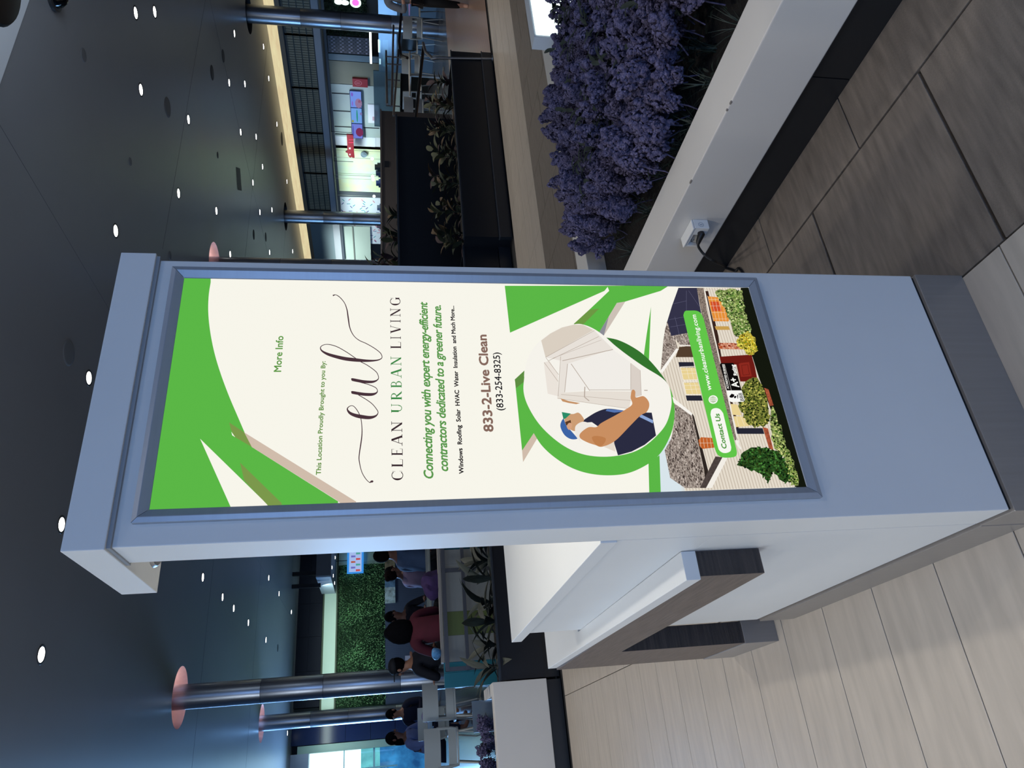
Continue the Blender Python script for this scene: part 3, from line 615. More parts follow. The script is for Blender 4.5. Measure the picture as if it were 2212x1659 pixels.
# serif wordmark, letter by letter: thick and hairline strokes with bracketed ends
def glyph(ch):
    T, h2, s = .20, .05, .17   # stem, hairline, serif half length
    L = []
    def V(x, w, y0=0, y1=1): L.append([(x - w / 2, y0), (x + w / 2, y0), (x + w / 2, y1), (x - w / 2, y1)])
    def S(x, y, l=s): L.append([(x - l, y), (x + l, y), (x + l, y + h2 * (1 if y < .5 else -1)), (x - l, y + h2 * (1 if y < .5 else -1))])
    def D(x0, y0, x1, y1, w): L.append([(x0 - w / 2, y0), (x0 + w / 2, y0), (x1 + w / 2, y1), (x1 - w / 2, y1)])
    def H(y, x0, x1, w=h2): L.append([(x0, y - w / 2), (x1, y - w / 2), (x1, y + w / 2), (x0, y + w / 2)])
    def arc(cx, cy, rx, ry, a0, a1, wmax, n=16, flat=.05):
        for k in range(n):
            qq = []
            for t in (a0 + (a1 - a0) * k / n, a0 + (a1 - a0) * (k + 1) / n):
                w = flat + (wmax - flat) * abs(math.cos(R(t))) ** 1.5
                c, sn = math.cos(R(t)), math.sin(R(t)); qq.append(((cx + rx * c, cy + ry * sn), (cx + (rx - w) * c, cy + (ry - flat * 1.2) * sn)))
            L.append([qq[0][0], qq[1][0], qq[1][1], qq[0][1]])
    if ch == 'C' or ch == 'G':
        arc(.5, .5, .5, .52, 45, 315, T); D(.86, .68, .9, .95, .03); 
        if ch == 'G': V(.85, T * .9, .08, .42); S(.85, .42 + h2 * 0, .14); L.append([(.86, .7), (.9, .7), (.9, .97), (.86, .93)])
        else: D(.88, .05, .92, .3, .03)
        w = .95
    elif ch == 'L': V(.2, T); S(.2, 0); S(.2, 1); H(.02, .2, .85); D(.84, 0, .88, .28, .03); w = .88
    elif ch == 'E': V(.2, T); S(.2, 0); S(.2, 1); H(.02, .2, .82); H(.98, .2, .78); H(.52, .2, .6); D(.82, 0, .86, .26, .03); D(.78, 1, .78, .76, .03); V(.61, .03, .42, .62); w = .86
    elif ch == 'A': D(.12, 0, .48, 1, .06); D(.86, 0, .5, 1, T); H(.34, .25, .72); S(.12, 0); S(.88, 0, .18); w = 1
    elif ch == 'V': D(.5, 0, .14, 1, T); D(.52, 0, .86, 1, .06); S(.14, 1, .18); S(.88, 1, .14); w = 1
    elif ch == 'N': V(.15, .06); V(.85, .06); D(.85, 0, .15, 1, T); S(.15, 0); S(.85, 1); S(.13, 1, .12); w = 1
    elif ch == 'U': V(.2, T, .3); V(.84, .06, .3); arc(.52, .32, .34, .33, 180, 360, .1); S(.2, 1); S(.84, 1, .13); w = 1
    elif ch == 'R': V(.2, T); S(.2, 0); S(.2, 1); arc(.4, .74, .36, .26, -90, 90, .13); H(.49, .2, .42); H(.985, .2, .42); D(.86, 0, .42, .49, T); S(.92, 0, .08); w = 1
    elif ch == 'B': V(.2, T); S(.2, 0); S(.2, 1); arc(.42, .75, .32, .25, -90, 90, .12); arc(.44, .26, .38, .27, -90, 90, .14); H(.51, .2, .46); H(.985, .2, .44); H(.015, .2, .46); w = .86
    elif ch == 'I': V(.5, T * 3.0 / 1.0 * .55); S(.5, 0, .5); S(.5, 1, .5); w = 1
    return L, w
spans = [('C', 1038.2, 1017.4), ('L', 1009.8, 992.5), ('E', 984.8, 969.6), ('A', 962.7, 939.8), ('N', 933.6, 911.4), ('U', 892.7, 872.6), ('R', 865, 845.3), ('B', 838.5, 823.3), ('A', 816.8, 796.6), ('N', 790, 771.2), ('L', 753.9, 739.4), ('I', 732.9, 727.8), ('V', 720.6, 703.2), ('I', 697.4, 691.6), ('N', 684.4, 667), ('G', 660.5, 643.9)]
for i, (ch, ya, yb) in enumerate(spans):
    L, wd = glyph(ch); mb = MB()
    def g2(x, y, ya=ya, yb=yb, wd=wd):
        py = ya + (yb - ya) * x / wd; f = (1038 - py) / 394; bx = 870.6 - 6.1 * f; tx = 846.3 - 3.5 * f
        return P((bx + (tx - bx) * y, py), 20)
    for poly in L:
        vs = [g2(x, y) for x, y in poly]; mb.add(vs, [tuple(range(len(vs)))])
    obj('wordmark_letter', mb, ink('#3f8a48' if 5 <= i <= 9 else '#3a2a30'), pos)

# looping script mark: one pen line with swelling strokes
r1 = lambda x, y: (680 + x * .14472, 620 + y * .14472); r2 = lambda x, y: (680 + x * .1386, 840 + y * .1386)
def pen(pts, name='script_mark'):
    """pts: (pixel, width in px)"""
    d = []; m = len(pts)
    for i in range(m - 1):
        p = [pts[max(0, min(m - 1, i + k))] for k in (-1, 0, 1, 2)]
        for j in range(7):
            t = j / 7; o = []
            for c in range(3):
                a0, a1, a2, a3 = [(*z[0], z[1])[c] for z in p]
                o.append(.5 * (2 * a1 + (a2 - a0) * t + (2 * a0 - 5 * a1 + 4 * a2 - a3) * t * t + (3 * a1 - a0 - 3 * a2 + a3) * t ** 3))
            d.append(((o[0], o[1]), max(.9, o[2])))
    d.append(pts[-1]); mb = MB(); vs = []
    for i, (c, wd) in enumerate(d):
        a0 = d[max(0, i - 1)][0]; a1 = d[min(len(d) - 1, i + 1)][0]; tx, ty = a1[0] - a0[0], a1[1] - a0[1]; l = math.hypot(tx, ty) or 1
        nx, ny = -ty / l * wd / 2, tx / l * wd / 2; vs += [P((c[0] + nx, c[1] + ny), 21), P((c[0] - nx, c[1] - ny), 21)]
    mb.add(vs, [(2 * i, 2 * i + 1, 2 * i + 3, 2 * i + 2) for i in range(len(d) - 1)])
    obj(name, mb, ink('#4a343c'), pos)
th, md, tk = 1.6, 3.5, 7.2
pen([(r2(912, 1442), 2), (r2(898, 1446), 4.6), (r2(880, 1450), 4), (r2(850, 1460), 1.6), (r2(790, 1400), th), (r2(730, 1290), 1.6), (r2(692, 1120), 2), (r2(697, 1000), 2.2), (r2(717, 870), 2.5), (r2(735, 720), 2.2), (r2(735, 600), 1.8), (r2(718, 465), th), (r2(690, 390), 1.6), (r2(640, 310), 1.6), (r2(590, 268), 1.4), (r2(540, 278), 1.6), (r2(507, 320), 2.6), (r2(545, 378), 5.5), (r2(620, 415), tk), (r2(720, 438), 8.2), (r2(850, 452), 7), (r2(940, 432), 4.2), (r2(982, 390), 1.8), (r2(978, 345), th), (r2(900, 245), th), (r2(800, 170), th), (r2(680, 100), th)])
pen([(r1(545, 1578), 3), (r1(560, 1578), 6), (r1(640, 1592), 6.4), (r1(740, 1606), 6.6), (r1(850, 1608), 6), (r1(915, 1588), 3.4), (r1(935, 1552), 1.6), (r1(905, 1505), th), (r1(800, 1460), th), (r1(690, 1430), th), (r1(600, 1405), th)])
pen([(r1(545, 1386), 3), (r1(560, 1386), 6), (r1(640, 1402), 6.4), (r1(740, 1418), 6.2), (r1(860, 1420), 5), (r1(930, 1395), 2.6), (r1(952, 1355), 1.5), (r1(930, 1290), th), (r1(880, 1240), th), (r1(780, 1170), th), (r1(670, 1112), th), (r1(590, 1055), th), (r1(480, 980), th), (r1(350, 905), th), (r1(250, 870), th), (r1(170, 862), 1.4), (r1(110, 880), 1.5), (r1(85, 915), 2), (r1(110, 960), 3.4), (r1(190, 1005), 5.6), (r1(300, 1040), 6.8), (r1(450, 1075), 7.6), (r1(600, 1093), 7.6), (r1(750, 1105), 5.6), (r1(880, 1104), 3.6), (r1(960, 1090), 2.4), (r1(1002, 1060), 1.6), (r1(990, 1005), th), (r1(940, 955), th), (r1(860, 900), th), (r1(760, 845), th), (r1(670, 805), th), (r1(600, 752), 1.5), (r1(550, 680), 1.8), (r1(518, 590), 2.2), (r1(500, 470), 2.8), (r1(482, 350), 2.2), (r1(450, 255), 1.6), (r1(400, 185), th), (r1(350, 140), th), (r1(310, 122), 1.4), (r1(285, 128), 2.6), (r1(270, 134), 3)])
# ================================================================= planters
PW = mat('cream_solid_surface', '#cfcbc4', .38, noise=.04, nscale=1.2, world=True)
KB = mat('black_kick', '#1c1e21', .35); NV = mat('navy_laminate', '#10161f', .3); NV2 = mat('navy_trim', '#232b36', .35)
SOIL = mat('dark_mulch', '#17120e', .95, noise=.5, nscale=30, bump=.8, bscale=60)
pl = thing('planter', 'low cream planter with a black kick strip, full of purple flowers, right of the sign', 'planter', (1.46, .9, 0))
PX, PT = 1.452, .378
wl = MB().prism([(PX, .152), (PX, PT), (PX + .185, PT), (PX + .185, .152)], 1, -1.6, 1.985)
obj('side_wall', wl, PW, pl, bevel=.004)
obj('far_wall', MB().box((PX + .187, 1.80, .152), (6.2, 1.985, PT)), PW, pl, bevel=.004)
obj('soil', MB().box((PX + .185, -1.6, .1), (6.2, 1.80, .27)), SOIL, pl)
for (a, b) in ((-1.6, .062), (.0655, 1.26), (1.2635, 1.95)):
    obj('kick_panel', MB().box((1.474, a, .0), (1.52, b, .139)), KB, pl, bevel=.001)
obj('kick_trim', MB().box((1.466, -1.6, .139), (1.50, 1.95, .153)), mat('dark_trim', '#26282b', .3), pl, bevel=.002)
obj('kick_panel', MB().box((1.52, 1.93, 0), (6.2, 1.96, .14)), KB, pl)
CH = mat('chipped_core', '#77706a', .9)
for (px, py, s) in ((1492, 393, .008), (1568, 238, .004), (1574, 222, .006)):
    p = at(px, py, 0, PX); m = MB(); r = random.Random(px)
    m.ball((PX + .0025, p.y, PT - .002), (.0045, s * 1.6, .004), 8, 5); obj('chip', m, CH, pl)

# ---- outlet box with plug and flex
WP = mat('white_plastic', '#d9d9d6', .35)
ob = thing('outlet_box', 'small white outlet box fixed to the planter face with a black plug in it', 'outlet', (PX, .79, .26))
y0, y1, z0, z1, XO = .731, .847, .229, .291, 1.404
obj('housing', MB().box((XO + .004, y0, z0), (PX, y0 + .042, z1)).box((XO + .022, y0 + .042, z0), (PX, y1, z1)).box((XO + .004, y1 - .010, z0), (XO + .022, y1, z1)).box((XO + .004, y0 + .042, z1 - .010), (XO + .022, y1 - .010, z1)), WP, ob, bevel=.0025)
obj('top_flap', MB().box((XO, y0 + .001, z1 + .0008), (PX - .001, y1 + .002, z1 + .008)), WP, ob, bevel=.0025)
emb = MB().lathe([(.0095, 0), (.0112, 0)], (0, 0, 0), 24)
emb.v = [(PX - .026 + v[0], y0 - .0004, .262 + v[1]) for v in emb.v]; emb.box((PX - .030, y0 - .0005, .2575), (PX - .022, y0 - .0001, .259)).box((PX - .030, y0 - .0005, .265), (PX - .022, y0 - .0001, .2665)).box((PX - .027, y0 - .0005, .259), (PX - .025, y0 - .0001, .265))
obj('round_mark', emb, mat('grey_mark', '#7d8390', .6), ob)
so = obj('socket_face', MB().box((XO + .019, y0 + .044, z0 + .002), (XO + .023, y1 - .012, z1 - .012)), mat('socket_white', '#c2c2be', .4), ob)
obj('slots', MB().box((XO + .018, y1 - .030, .258), (XO + .0192, y1 - .024, .260)).box((XO + .018, y1 - .030, .268), (XO + .0192, y1 - .024, .270)).box((XO + .018, y1 - .020, .262), (XO + .0192, y1 - .016, .266)), mat('slot_dark', '#2a2a2a', .6), so)
RUB = mat('black_rubber', '#0c0d0f', .5)
pg = thing('power_cord', 'black power cord plugged into the outlet box and running under the sign', 'cord', (PX, .80, .2))
z8_ = lambda x, y: (1380 + x * .15371, 400 + y * .15371)
pa, pb, pc_ = at(*z8_(878, 690), 0, 1.400), at(*z8_(838, 790), 0, 1.380), at(*z8_(832, 830), 0, 1.372)
obj('plug', MB().tube([Vector((XO + .018, pa.y + .004, pa.z)), pa, pb, pc_], [.0135, .0145, .0105, .007], 10), RUB, pg, smooth=True)
pts = [pb, pc_, at(*z8_(850, 890), 0, 1.362), at(*z8_(930, 985), 0, 1.34), at(*z8_(1080, 1082), 0, 1.30), at(*z8_(1220, 1145), 2, .0058), at(*z8_(1350, 1208), 2, .0058), at(1610, 598, 2, .0058), (.72, .78, .0058)]
pp = []
for i in range(len(pts) - 1):
    q = [Vector(pts[max(0, min(len(pts) - 1, i + k))]) for k in (-1, 0, 1, 2)]
    for j in range(6):
        t = j / 6; pp.append(.5 * ((2 * q[1]) + (q[2] - q[0]) * t + (2 * q[0] - 5 * q[1] + 4 * q[2] - q[3]) * t * t + (3 * q[1] - q[0] - 3 * q[2] + q[3]) * t ** 3))
pp = [Vector((p.x, p.y, max(.0058, p.z))) for p in pp]
obj('flex', MB().tube(pp, .0052, 8), RUB, pg, smooth=True)

# ---- purple flowering shrubs
FL = mat('purple_bloom', '#48435e', .8, noise=.3, nscale=45, spec=.15, col2='#6f6a88')
FG = mat('dark_foliage', '#1c2820', .6, noise=.4, nscale=30); GRS = mat('strap_foliage', '#26352e', .55, noise=.3, nscale=20); STM = mat('stem', '#2b3322', .8)
def floret(mb, c, n, s, r):
    n = n.normalized(); u = n.orthogonal().normalized(); v = n.cross(u); a0 = r.uniform(0, 6.28)
    b = [c + (u * math.cos(a0 + k * math.pi / 2) + v * math.sin(a0 + k * math.pi / 2)) * s for k in range(4)]
    mb.add([c - n * s * .5, *b, c + n * s * .6], [(0, 2, 1), (0, 3, 2), (0, 4, 3), (0, 1, 4), (5, 1, 2), (5, 2, 3), (5, 3, 4), (5, 4, 1)])
def panicle(mb, base, axis, L, Rr, n, r, s=.0066):
    axis = axis.normalized(); u = axis.orthogonal().normalized(); v = axis.cross(u)
    for i in range(n):
        t = r.random() ** .8; a = r.uniform(0, 6.283); rad = Rr * (math.sin(math.pi * min(1, t * .78 + .2)) ** .8) * (.82 + .3 * r.random()) * (1 + .22 * math.sin(3 * a + t * 9))
        d = u * math.cos(a) + v * math.sin(a); floret(mb, base + axis * (L * t) + d * rad, d + axis * .4, s * r.uniform(.75, 1.3), r)
def bloom_mesh(seed):
    r = random.Random(seed); mb = MB()
    panicle(mb, Vector((0, 0, 0)), Vector((0, 0, 1)), .105, .026, 150, r)
    for k in range(4):
        a = r.uniform(0, 6.28); d = Vector((math.cos(a) * .9, math.sin(a) * .9, 1)); panicle(mb, Vector((0, 0, .01 + .014 * k)), d, .06, .019, 60, r)
    mb.tube([(0, 0, -.07), (.004, 0, -.03), (0, 0, .02)], .0022, 5)
    return mesh_of('flower_head', mb, FL)
blooms = [bloom_mesh(s) for s in range(5)]
def leaf_geo(mb, base, d, up, L, wd, droop=.3, n=5):
    d = d.normalized(); sd = d.cross(up).normalized(); nn = sd.cross(d).normalized(); vs = []
    for i in range(n + 1):
        t = i / n; p = base + d * L * t + nn * (L * (.22 * t - droop * t * t)); w2 = wd * (math.sin(math.pi * min(1, .08 + t * .92)) ** .75) / 2
        vs += [p - sd * w2 + nn * w2 * .3, p, p + sd * w2 + nn * w2 * .3]
    mb.add(vs, [(3 * i + k, 3 * i + k + 1, 3 * i + k + 4, 3 * i + k + 3) for i in range(n) for k in (0, 1)])
def leaves_mesh(seed, n, L, wd, m, name='foliage', spread=.08, h=.2):
    r = random.Random(seed); mb = MB()
    for i in range(n):
        a = r.uniform(0, 6.28); z = r.uniform(0, h); rr = r.uniform(0, spread)
        leaf_geo(mb, Vector((rr * math.cos(a), rr * math.sin(a), z)), Vector((math.cos(a), math.sin(a), r.uniform(.1, .9))), Vector((0, 0, 1)), L * r.uniform(.7, 1.2), wd, r.uniform(.2, .5), 4)
    return mesh_of(name, mb, m)
fol = [leaves_mesh(s, 26, .075, .022, FG) for s in (1, 2)]
def grass_mesh(seed):
    r = random.Random(seed); mb = MB()
    for i in range(30):
        a = r.uniform(0, 6.28); l = r.uniform(.09, .16); ln_ = r.uniform(.25, .9); b = Vector((r.uniform(-.01, .01), r.uniform(-.01, .01), 0)); pts = [b + Vector((math.cos(a) * l * ln_ * t * t, math.sin(a) * l * ln_ * t * t, l * t * (1 - .25 * t * ln_))) for t in (0, .35, .7, 1)]
        sd = Vector((-math.sin(a), math.cos(a), 0)) * .0016; vs = []
        for i2, p in enumerate(pts): k = (1, .9, .6, .1)[i2]; vs += [p - sd * k, p + sd * k]
        mb.add(vs, [(2 * j, 2 * j + 1, 2 * j + 3, 2 * j + 2) for j in range(3)])
    return mesh_of('blades', mb, GRS)
grass = [grass_mesh(s) for s in (1, 2)]
spots = []
r = random.Random(11)
tries = 0
while len(spots) < 72 and tries < 6000:
    tries += 1
    x, y = r.uniform(1.75, 4.3), r.uniform(-.5, 1.72)
    if x > 1.9 + (y + .05) * 1.45 + .75 or y > 1.62: continue
    if x > 3.15 and y > 1.05: continue            # outside the frame to the right
    if y < .55 and x < 1.92 - .22 * max(0, y): continue
    if x < 1.76 + .08 * math.sin(y * 5) + (.12 if y > 1.2 else 0): continue
    if any((x - a) ** 2 + (y - b) ** 2 < .145 ** 2 for a, b in spots): continue
    spots.append((x, y))
spots.sort(key=lambda q: (q[0] - .63) ** 2 + q[1] ** 2)
gl_ = 'purple flowering shrubs in the cream planter'
row_n = {}
def row_label(x, y):
    row = 'along the near rim of the cream planter' if x < 2.05 else ('in the middle of the cream planter bed' if y < .95 else 'along the far rim of the cream planter')
    k = row_n[row] = row_n.get(row, -1) + 1
    return f'purple shrub {row}, {nth(k)} to the sign'
nh = 0
for i, (x, y) in enumerate(spots):
    t = thing('flowering_shrub', row_label(x, y), 'shrub', (x, y, .27), gl_)
    inst('foliage', fol[i % 2], t, (0, 0, .0 if y > 1.2 else .02), (0, 0, r.uniform(0, 6)), .7 if y > 1.2 or x < 1.95 else r.uniform(.9, 1.3)); (y > 1.2 or x < 1.95) or inst('foliage', fol[(i + 1) % 2], t, (0, 0, .12), (0, 0, r.uniform(0, 6)), 1.0)
    for k in range(8):
        a = k * 2.4 + r.uniform(-.3, .3); rr = .1 * math.sqrt((k + .3) / 8) * 1.15
        tz = r.uniform(.06, .20) + (.05 if k < 3 else 0)
        if y > 1.2: tz *= .85
        inst('flower_head', blooms[(i + k) % 5], t, (rr * math.cos(a), rr * math.sin(a), tz), (r.uniform(-.5, .5), r.uniform(-.5, .5), r.uniform(0, 6)), r.uniform(1.05, 1.45)); nh += 1
for i, (x, y) in enumerate([(1.70, .06), (1.71, .30), (1.69, .47), (1.72, .62), (1.74, .80), (1.73, 1.02), (1.74, 1.3), (1.9, .3), (1.95, .75)]):
    t = thing('grass_tuft', f'thin strappy green tuft in the purple flower bed, {ORD[i]} in from the picture edge', 'plant', (x, y, .268), 'strappy tufts in the cream planter')
    inst('blades', grass[i % 2], t, rot=(0, 0, i), sc=1.1)
    if i % 2: inst('foliage', fol[0], t, (.04, 0, -.02), sc=.5)

# ---- glowing panel standing in the far end of the bed
lb = thing('light_panel', 'glowing white display panel rising behind the purple flowers at the picture edge', 'lightbox', (3.9, 1.27, .27))
a0, a1 = at(1152, -40, 1, 1.25), at(1158, 75, 1, 1.25)
obj('casing', MB().box((a1.x - .02, 1.25, .27), (a1.x + 1.1, 1.33, a1.z + .012)), mat('panel_casing', '#c9ced2', .4), lb)
obj('lit_face', MB().box((a1.x, 1.243, .30), (a1.x + 1.08, 1.2495, a1.z)), mat('panel_glow', (.85, 1, .97, 1), em=2.2), lb)

# ================================================================= navy planters with leafy plants (behind)
np_ = thing('planter', 'long low navy planter beyond the purple flowers, planted with leafy shrubs', 'planter', (6.8, 5.4, 0))
obj('front_panel', MB().box((5.14, 5.30, .15), (8.40, 5.34, .565)), NV, np_)
obj('top_rim', MB().box((5.13, 5.29, .565), (8.41, 5.36, .58)), NV2, np_)
obj('kick_panel', MB().box((5.135, 5.285, 0), (8.405, 5.34, .145)), mat('navy_kick', '#1b222c', .3), np_)
obj('kick_trim', MB().box((5.13, 5.275, .145), (8.41, 5.34, .158)), mat('slate_trim', '#3c434d', .3), np_)
obj('end_panel', MB().box((8.37, 5.34, 0), (8.40, 6.1, .565)), NV, np_)
obj('end_panel', MB().box((5.14, 5.34, 0), (5.17, 6.1, .565)), NV, np_)
obj('setback_panel', MB().box((3.6, 5.50, .15), (5.14, 5.53, .56)), NV, np_)
obj('setback_kick', MB().box((3.6, 5.48, 0), (5.14, 5.53, .145)), _m['navy_kick'], np_)
obj('setback_rim', MB().box((3.6, 5.47, .56), (5.15, 5.54, .575)), NV2, np_)
obj('soil', MB().box((3.6, 5.54, .3), (8.37, 6.1, .50)), SOIL, np_)
n2 = thing('planter', 'tall navy planter wall standing behind the long low navy one', 'planter', (6.8, 6.5, 0))
obj('wall', MB().box((3.6, 6.22, 0), (8.10, 6.26, 1.30)).box((3.6, 6.75, 0), (8.10, 6.79, 1.30)).box((8.07, 6.26, 0), (8.10, 6.75, 1.30)), NV, n2)
obj('top_rim', MB().box((3.6, 6.20, 1.30), (8.12, 6.27, 1.325)), NV2, n2)
obj('soil', MB().box((3.6, 6.26, .9), (8.07, 6.75, 1.2)), SOIL, n2)
# left side
lp = thing('planter', 'cream planter on a dark kick at the far left of the hall, with purple flowers', 'planter', (-.6, 5.6, 0))
LX = .262
obj('front_wall', MB().box((-3.5, 5.33, .13), (LX, 5.45, .605)), PW, lp, bevel=.004)
obj('end_wall', MB().box((LX - .10, 5.452, .13), (LX, 6.0, .605)), PW, lp, bevel=.004)
obj('kick_panel', MB().box((-3.5, 5.352, 0), (LX - .01, 5.42, .125)), KB, lp)
obj('soil', MB().box((-3.5, 5.45, .1), (LX - .1, 6.0, .45)), SOIL, lp)
obj('divider_glass', MB().box((-.1, 5.75, .56), (.158, 5.76, .75)), mat('pale_glass', '#8fa0b0', .1, trans=.6), lp)
bp_ = thing('planter', 'black planter with big striped leaves behind the counter, left of the sign', 'planter', (1.3, 5.6, 0))
obj('front_panel', MB().box((.275, 5.36, .13), (3.58, 5.40, .52)), NV, bp_); obj('top_rim', MB().box((.27, 5.35, .52), (3.58, 5.42, .535)), NV2, bp_)
obj('kick_panel', MB().box((.275, 5.38, 0), (3.58, 5.42, .13)), KB, bp_); obj('soil', MB().box((.28, 5.42, .2), (3.58, 6.0, .47)), SOIL, bp_)

LEAFM = [mat('leaf_green', '#212b1c', .8, noise=.3, nscale=14), mat('leaf_olive', '#31361e', .8, noise=.3, nscale=14), mat('leaf_russet', '#2c1a1e', .8, noise=.3, nscale=14), mat('leaf_ochre', '#46361e', .8, noise=.2, nscale=14)]
STRL = [mat('leaf_striped', '#26302c', .65, noise=.5, nscale=9, stretch=(1, 10, 1)), mat('leaf_striped_pale', '#3a3e36', .65, noise=.5, nscale=9, stretch=(1, 10, 1))]
def one_leaf(L, wd, m, droop):
    mb = MB(); leaf_geo(mb, Vector((0, 0, 0)), Vector((1, 0, 0)), Vector((0, 0, 1)), L, wd, droop, 6); return mesh_of('leaf', mb, m, smooth=True)
LV = [one_leaf(.15, .055, m, d) for m in LEAFM for d in (.25, .5)]
LS = [one_leaf(.30, .075, m, d) for m in STRL for d in (.35, .6)]
stem_me = mesh_of('stem', MB().tube([(0, 0, -.05), (.01, 0, .12), (0, .01, .26)], .006, 6), STM)
def plant(x, y, z, label, group, leaves, n, h, seed, sc=1, name='leafy_plant', el=(.1, 1.0)):
    r = random.Random(seed); t = thing(name, label, 'plant', (x, y, z), group)
    inst('stem', stem_me, t, sc=(1, 1, h / .26))
    for k in range(n):
        a = k * 2.4 + r.uniform(-.4, .4); zz = h * (k + .5) / n
        inst('leaf', leaves[r.randrange(len(leaves))], t, (.01 * math.cos(a), .01 * math.sin(a), zz), (r.uniform(-.4, .4), -r.uniform(*el), a), sc * r.uniform(.8, 1.2))
    return t
k = 0
for x in [5.25 + .235 * i for i in range(13)]:
    plant(x, 5.55 + .12 * (k % 2), .50, f'bushy leafy plant in the long low navy planter, {ORD[k]} from the sign-side end', 'leafy plants in the low navy planter', LV, 17, .30 + .05 * (k % 3), 50 + k, 1.15); k += 1
for x in (3.9, 4.2, 4.5, 4.8):
    plant(x, 5.75, .50, f'bushy leafy plant in the setback navy planter, {ORD[k - 13]} out from behind the sign', 'leafy plants in the setback end', LV, 15, .32, 70 + k, 1.2); k += 1
for i, x in enumerate([4.3 + .21 * i for i in range(11)]):
    plant(x, 6.42 + .12 * (i % 2), 1.2, f'dark red-tipped plant on top of the tall navy planter, {ORD[i]} from the sign side', 'plants on the tall navy planter', LV, 15, (.48, .36, .42)[i % 3] * (1 if x < 5.9 else .5), 120 + i, 1.15, el=(.3, 1.2))
for i, x in enumerate([.42 + .2 * i for i in range(10)]):
    plant(x, 5.62 + .12 * (i % 2), .47, f'striped-leaf plant in the black planter behind the counter, {ORD[i]} from the cream planter', 'striped-leaf plants in the black planter', LS, 9, .12, 200 + i, 1.0, 'striped_plant', (-.1, 1.25))
for i in range(9):
    x, y = -.1 - .17 * i, 5.62 + .12 * (i % 2)
    t = thing('flowering_shrub', f'purple shrub in the far cream planter by the white chairs, {ORD[i]} from its right end', 'shrub', (x, y, .44), 'purple shrubs in the far cream planter')
    inst('foliage', fol[i % 2], t, sc=1.2)
    for kk in range(6):
        a = kk * 2.4; inst('flower_head', blooms[kk % 5], t, (.07 * math.cos(a), .07 * math.sin(a), .12 + .03 * (kk % 3)), (rnd.uniform(-.5, .5), rnd.uniform(-.5, .5), kk), 1.2)
# ================================================================= right-hand shopfronts (plane x = 17.3)
WX = 17.3
FAS = mat('grey_fascia', '#b4b8c0', .5); BRZ = mat('bronze_trim', '#8a7860', .5); DKT = mat('dark_reveal', '#20252d', .6)
wr = struct(obj('wall_right', MB().box((WX + .9, 7, 0), (WX + 1.0, 27, CZ + .3)).box((WX - .6, 7, 3.05), (WX + .9, 18.75, 3.08)), mat('shop_shell', '#5a5e62', .7)))
obj('cove', MB().box((WX + .1, 7, 4.22), (WX + .12, 27, 4.5)), mat('cove_glow', (1, .80, .47, 1), em=.78, noise=.12, nscale=2.5, stretch=(1, 1, 8)), wr)
obj('cove_lip', MB().box((WX - .02, 7, 4.10), (WX + .12, 27, 4.22)), BRZ, wr)
obj('reveal', MB().box((WX + .02, 7, 4.05), (WX + .1, 27, 4.10)), DKT, wr)
obj('fascia', MB().box((WX - .04, 7, 3.07), (WX + .05, 21.5, 3.31)), FAS, wr)
obj('soffit_strip', MB().box((WX - .02, 7, 2.98), (WX + .05, 21.5, 3.07)), mat('grey_soffit', '#4d545f', .6), wr)
GRL = mat('mesh_backing', '#5f5b4e', .7, noise=.05); BAR = mat('mesh_bar', '#3c3a33', .5, metal=.3)
ys = [8.5, 10.2, 11.88, 13.59, 15.25, 16.96, 18.73]
fine = striped('mesh_weave', '#a69f86', '#6f6a5a', (0, R(90), 0), 11, .3)
for k, (a, b) in enumerate(zip(ys, ys[1:])):
    f = obj('grille_panel', MB().box((WX + .02, a + .02, 3.33), (WX + .05, b - .02, 4.05)), fine, wr)
    mb = MB()
    for z in (3.33, 3.50, 3.68, 3.86, 4.03): mb.box((WX + .0, a, z - .012), (WX + .02, b, z + .012))
    for y in (a, b): mb.box((WX - .01, y - .02, 3.31), (WX + .02, y + .02, 4.07))
    n = 22
    for j in range(1, n): mb.box((WX + .012, a + (b - a) * j / n - .004, 3.33), (WX + .02, a + (b - a) * j / n + .004, 4.05))
    obj('bars', mb, BAR, f)
obj('corner_panel', MB().box((WX + .0, 18.9, 3.3), (WX + .05, 22, 4.1)), mat('pale_panel', '#7d8d94', .5), wr)
# shop walls and their fittings
def wall_piece(name, y0, y1, z0, z1, m, x=WX + .1, t=.03, parent=None): return obj(name, MB().box((x, y0, z0), (x + t, y1, z1)), m, parent or wr)
HDG = mat('dark_hedge', '#16241a', .9, noise=.8, nscale=9, bump=1, bscale=40)
hd = thing('hedge_wall', 'dark artificial hedge wall of the shop at the picture edge', 'hedge', (WX, 11, 2))
obj('backing', MB().box((WX + .1, 7.5, 1.9), (WX + .13, 11.86, 3.05)), HDG, hd)
mb = MB(); r = random.Random(3)
for i in range(1500):
    leaf_geo(mb, Vector((WX + .1, r.uniform(9.6, 11.86), r.uniform(1.9, 3.02))), Vector((-.7, r.uniform(-1, 1), r.uniform(-1, 1))), Vector((0, 0, 1)), .09, .05, .3, 2)
stuff(obj('leaves', mb, mat('hedge_leaf', '#22382a', .6, noise=.5, nscale=5), hd))
sg = thing('neon_sign', 'white neon shop lettering with a pink round mark on the hedge wall', 'sign', (WX - .05, 10.8, 2.7))
def blobmesh(px, py, rx, ry, x=WX - .05, rot=0):
    p = at(px, py, 0, x); mb = MB(); n = 20; vs = [(x, p.y + rx * math.cos(6.283 * k / n), p.z + ry * math.sin(6.283 * k / n)) for k in range(n)]; vs2 = [(x - .03, v[1], v[2]) for v in vs]
    mb.add(vs + vs2, [tuple(range(n)), tuple(range(n, 2 * n))[::-1]] + [(k, (k + 1) % n, n + (k + 1) % n, n + k) for k in range(n)]); return mb
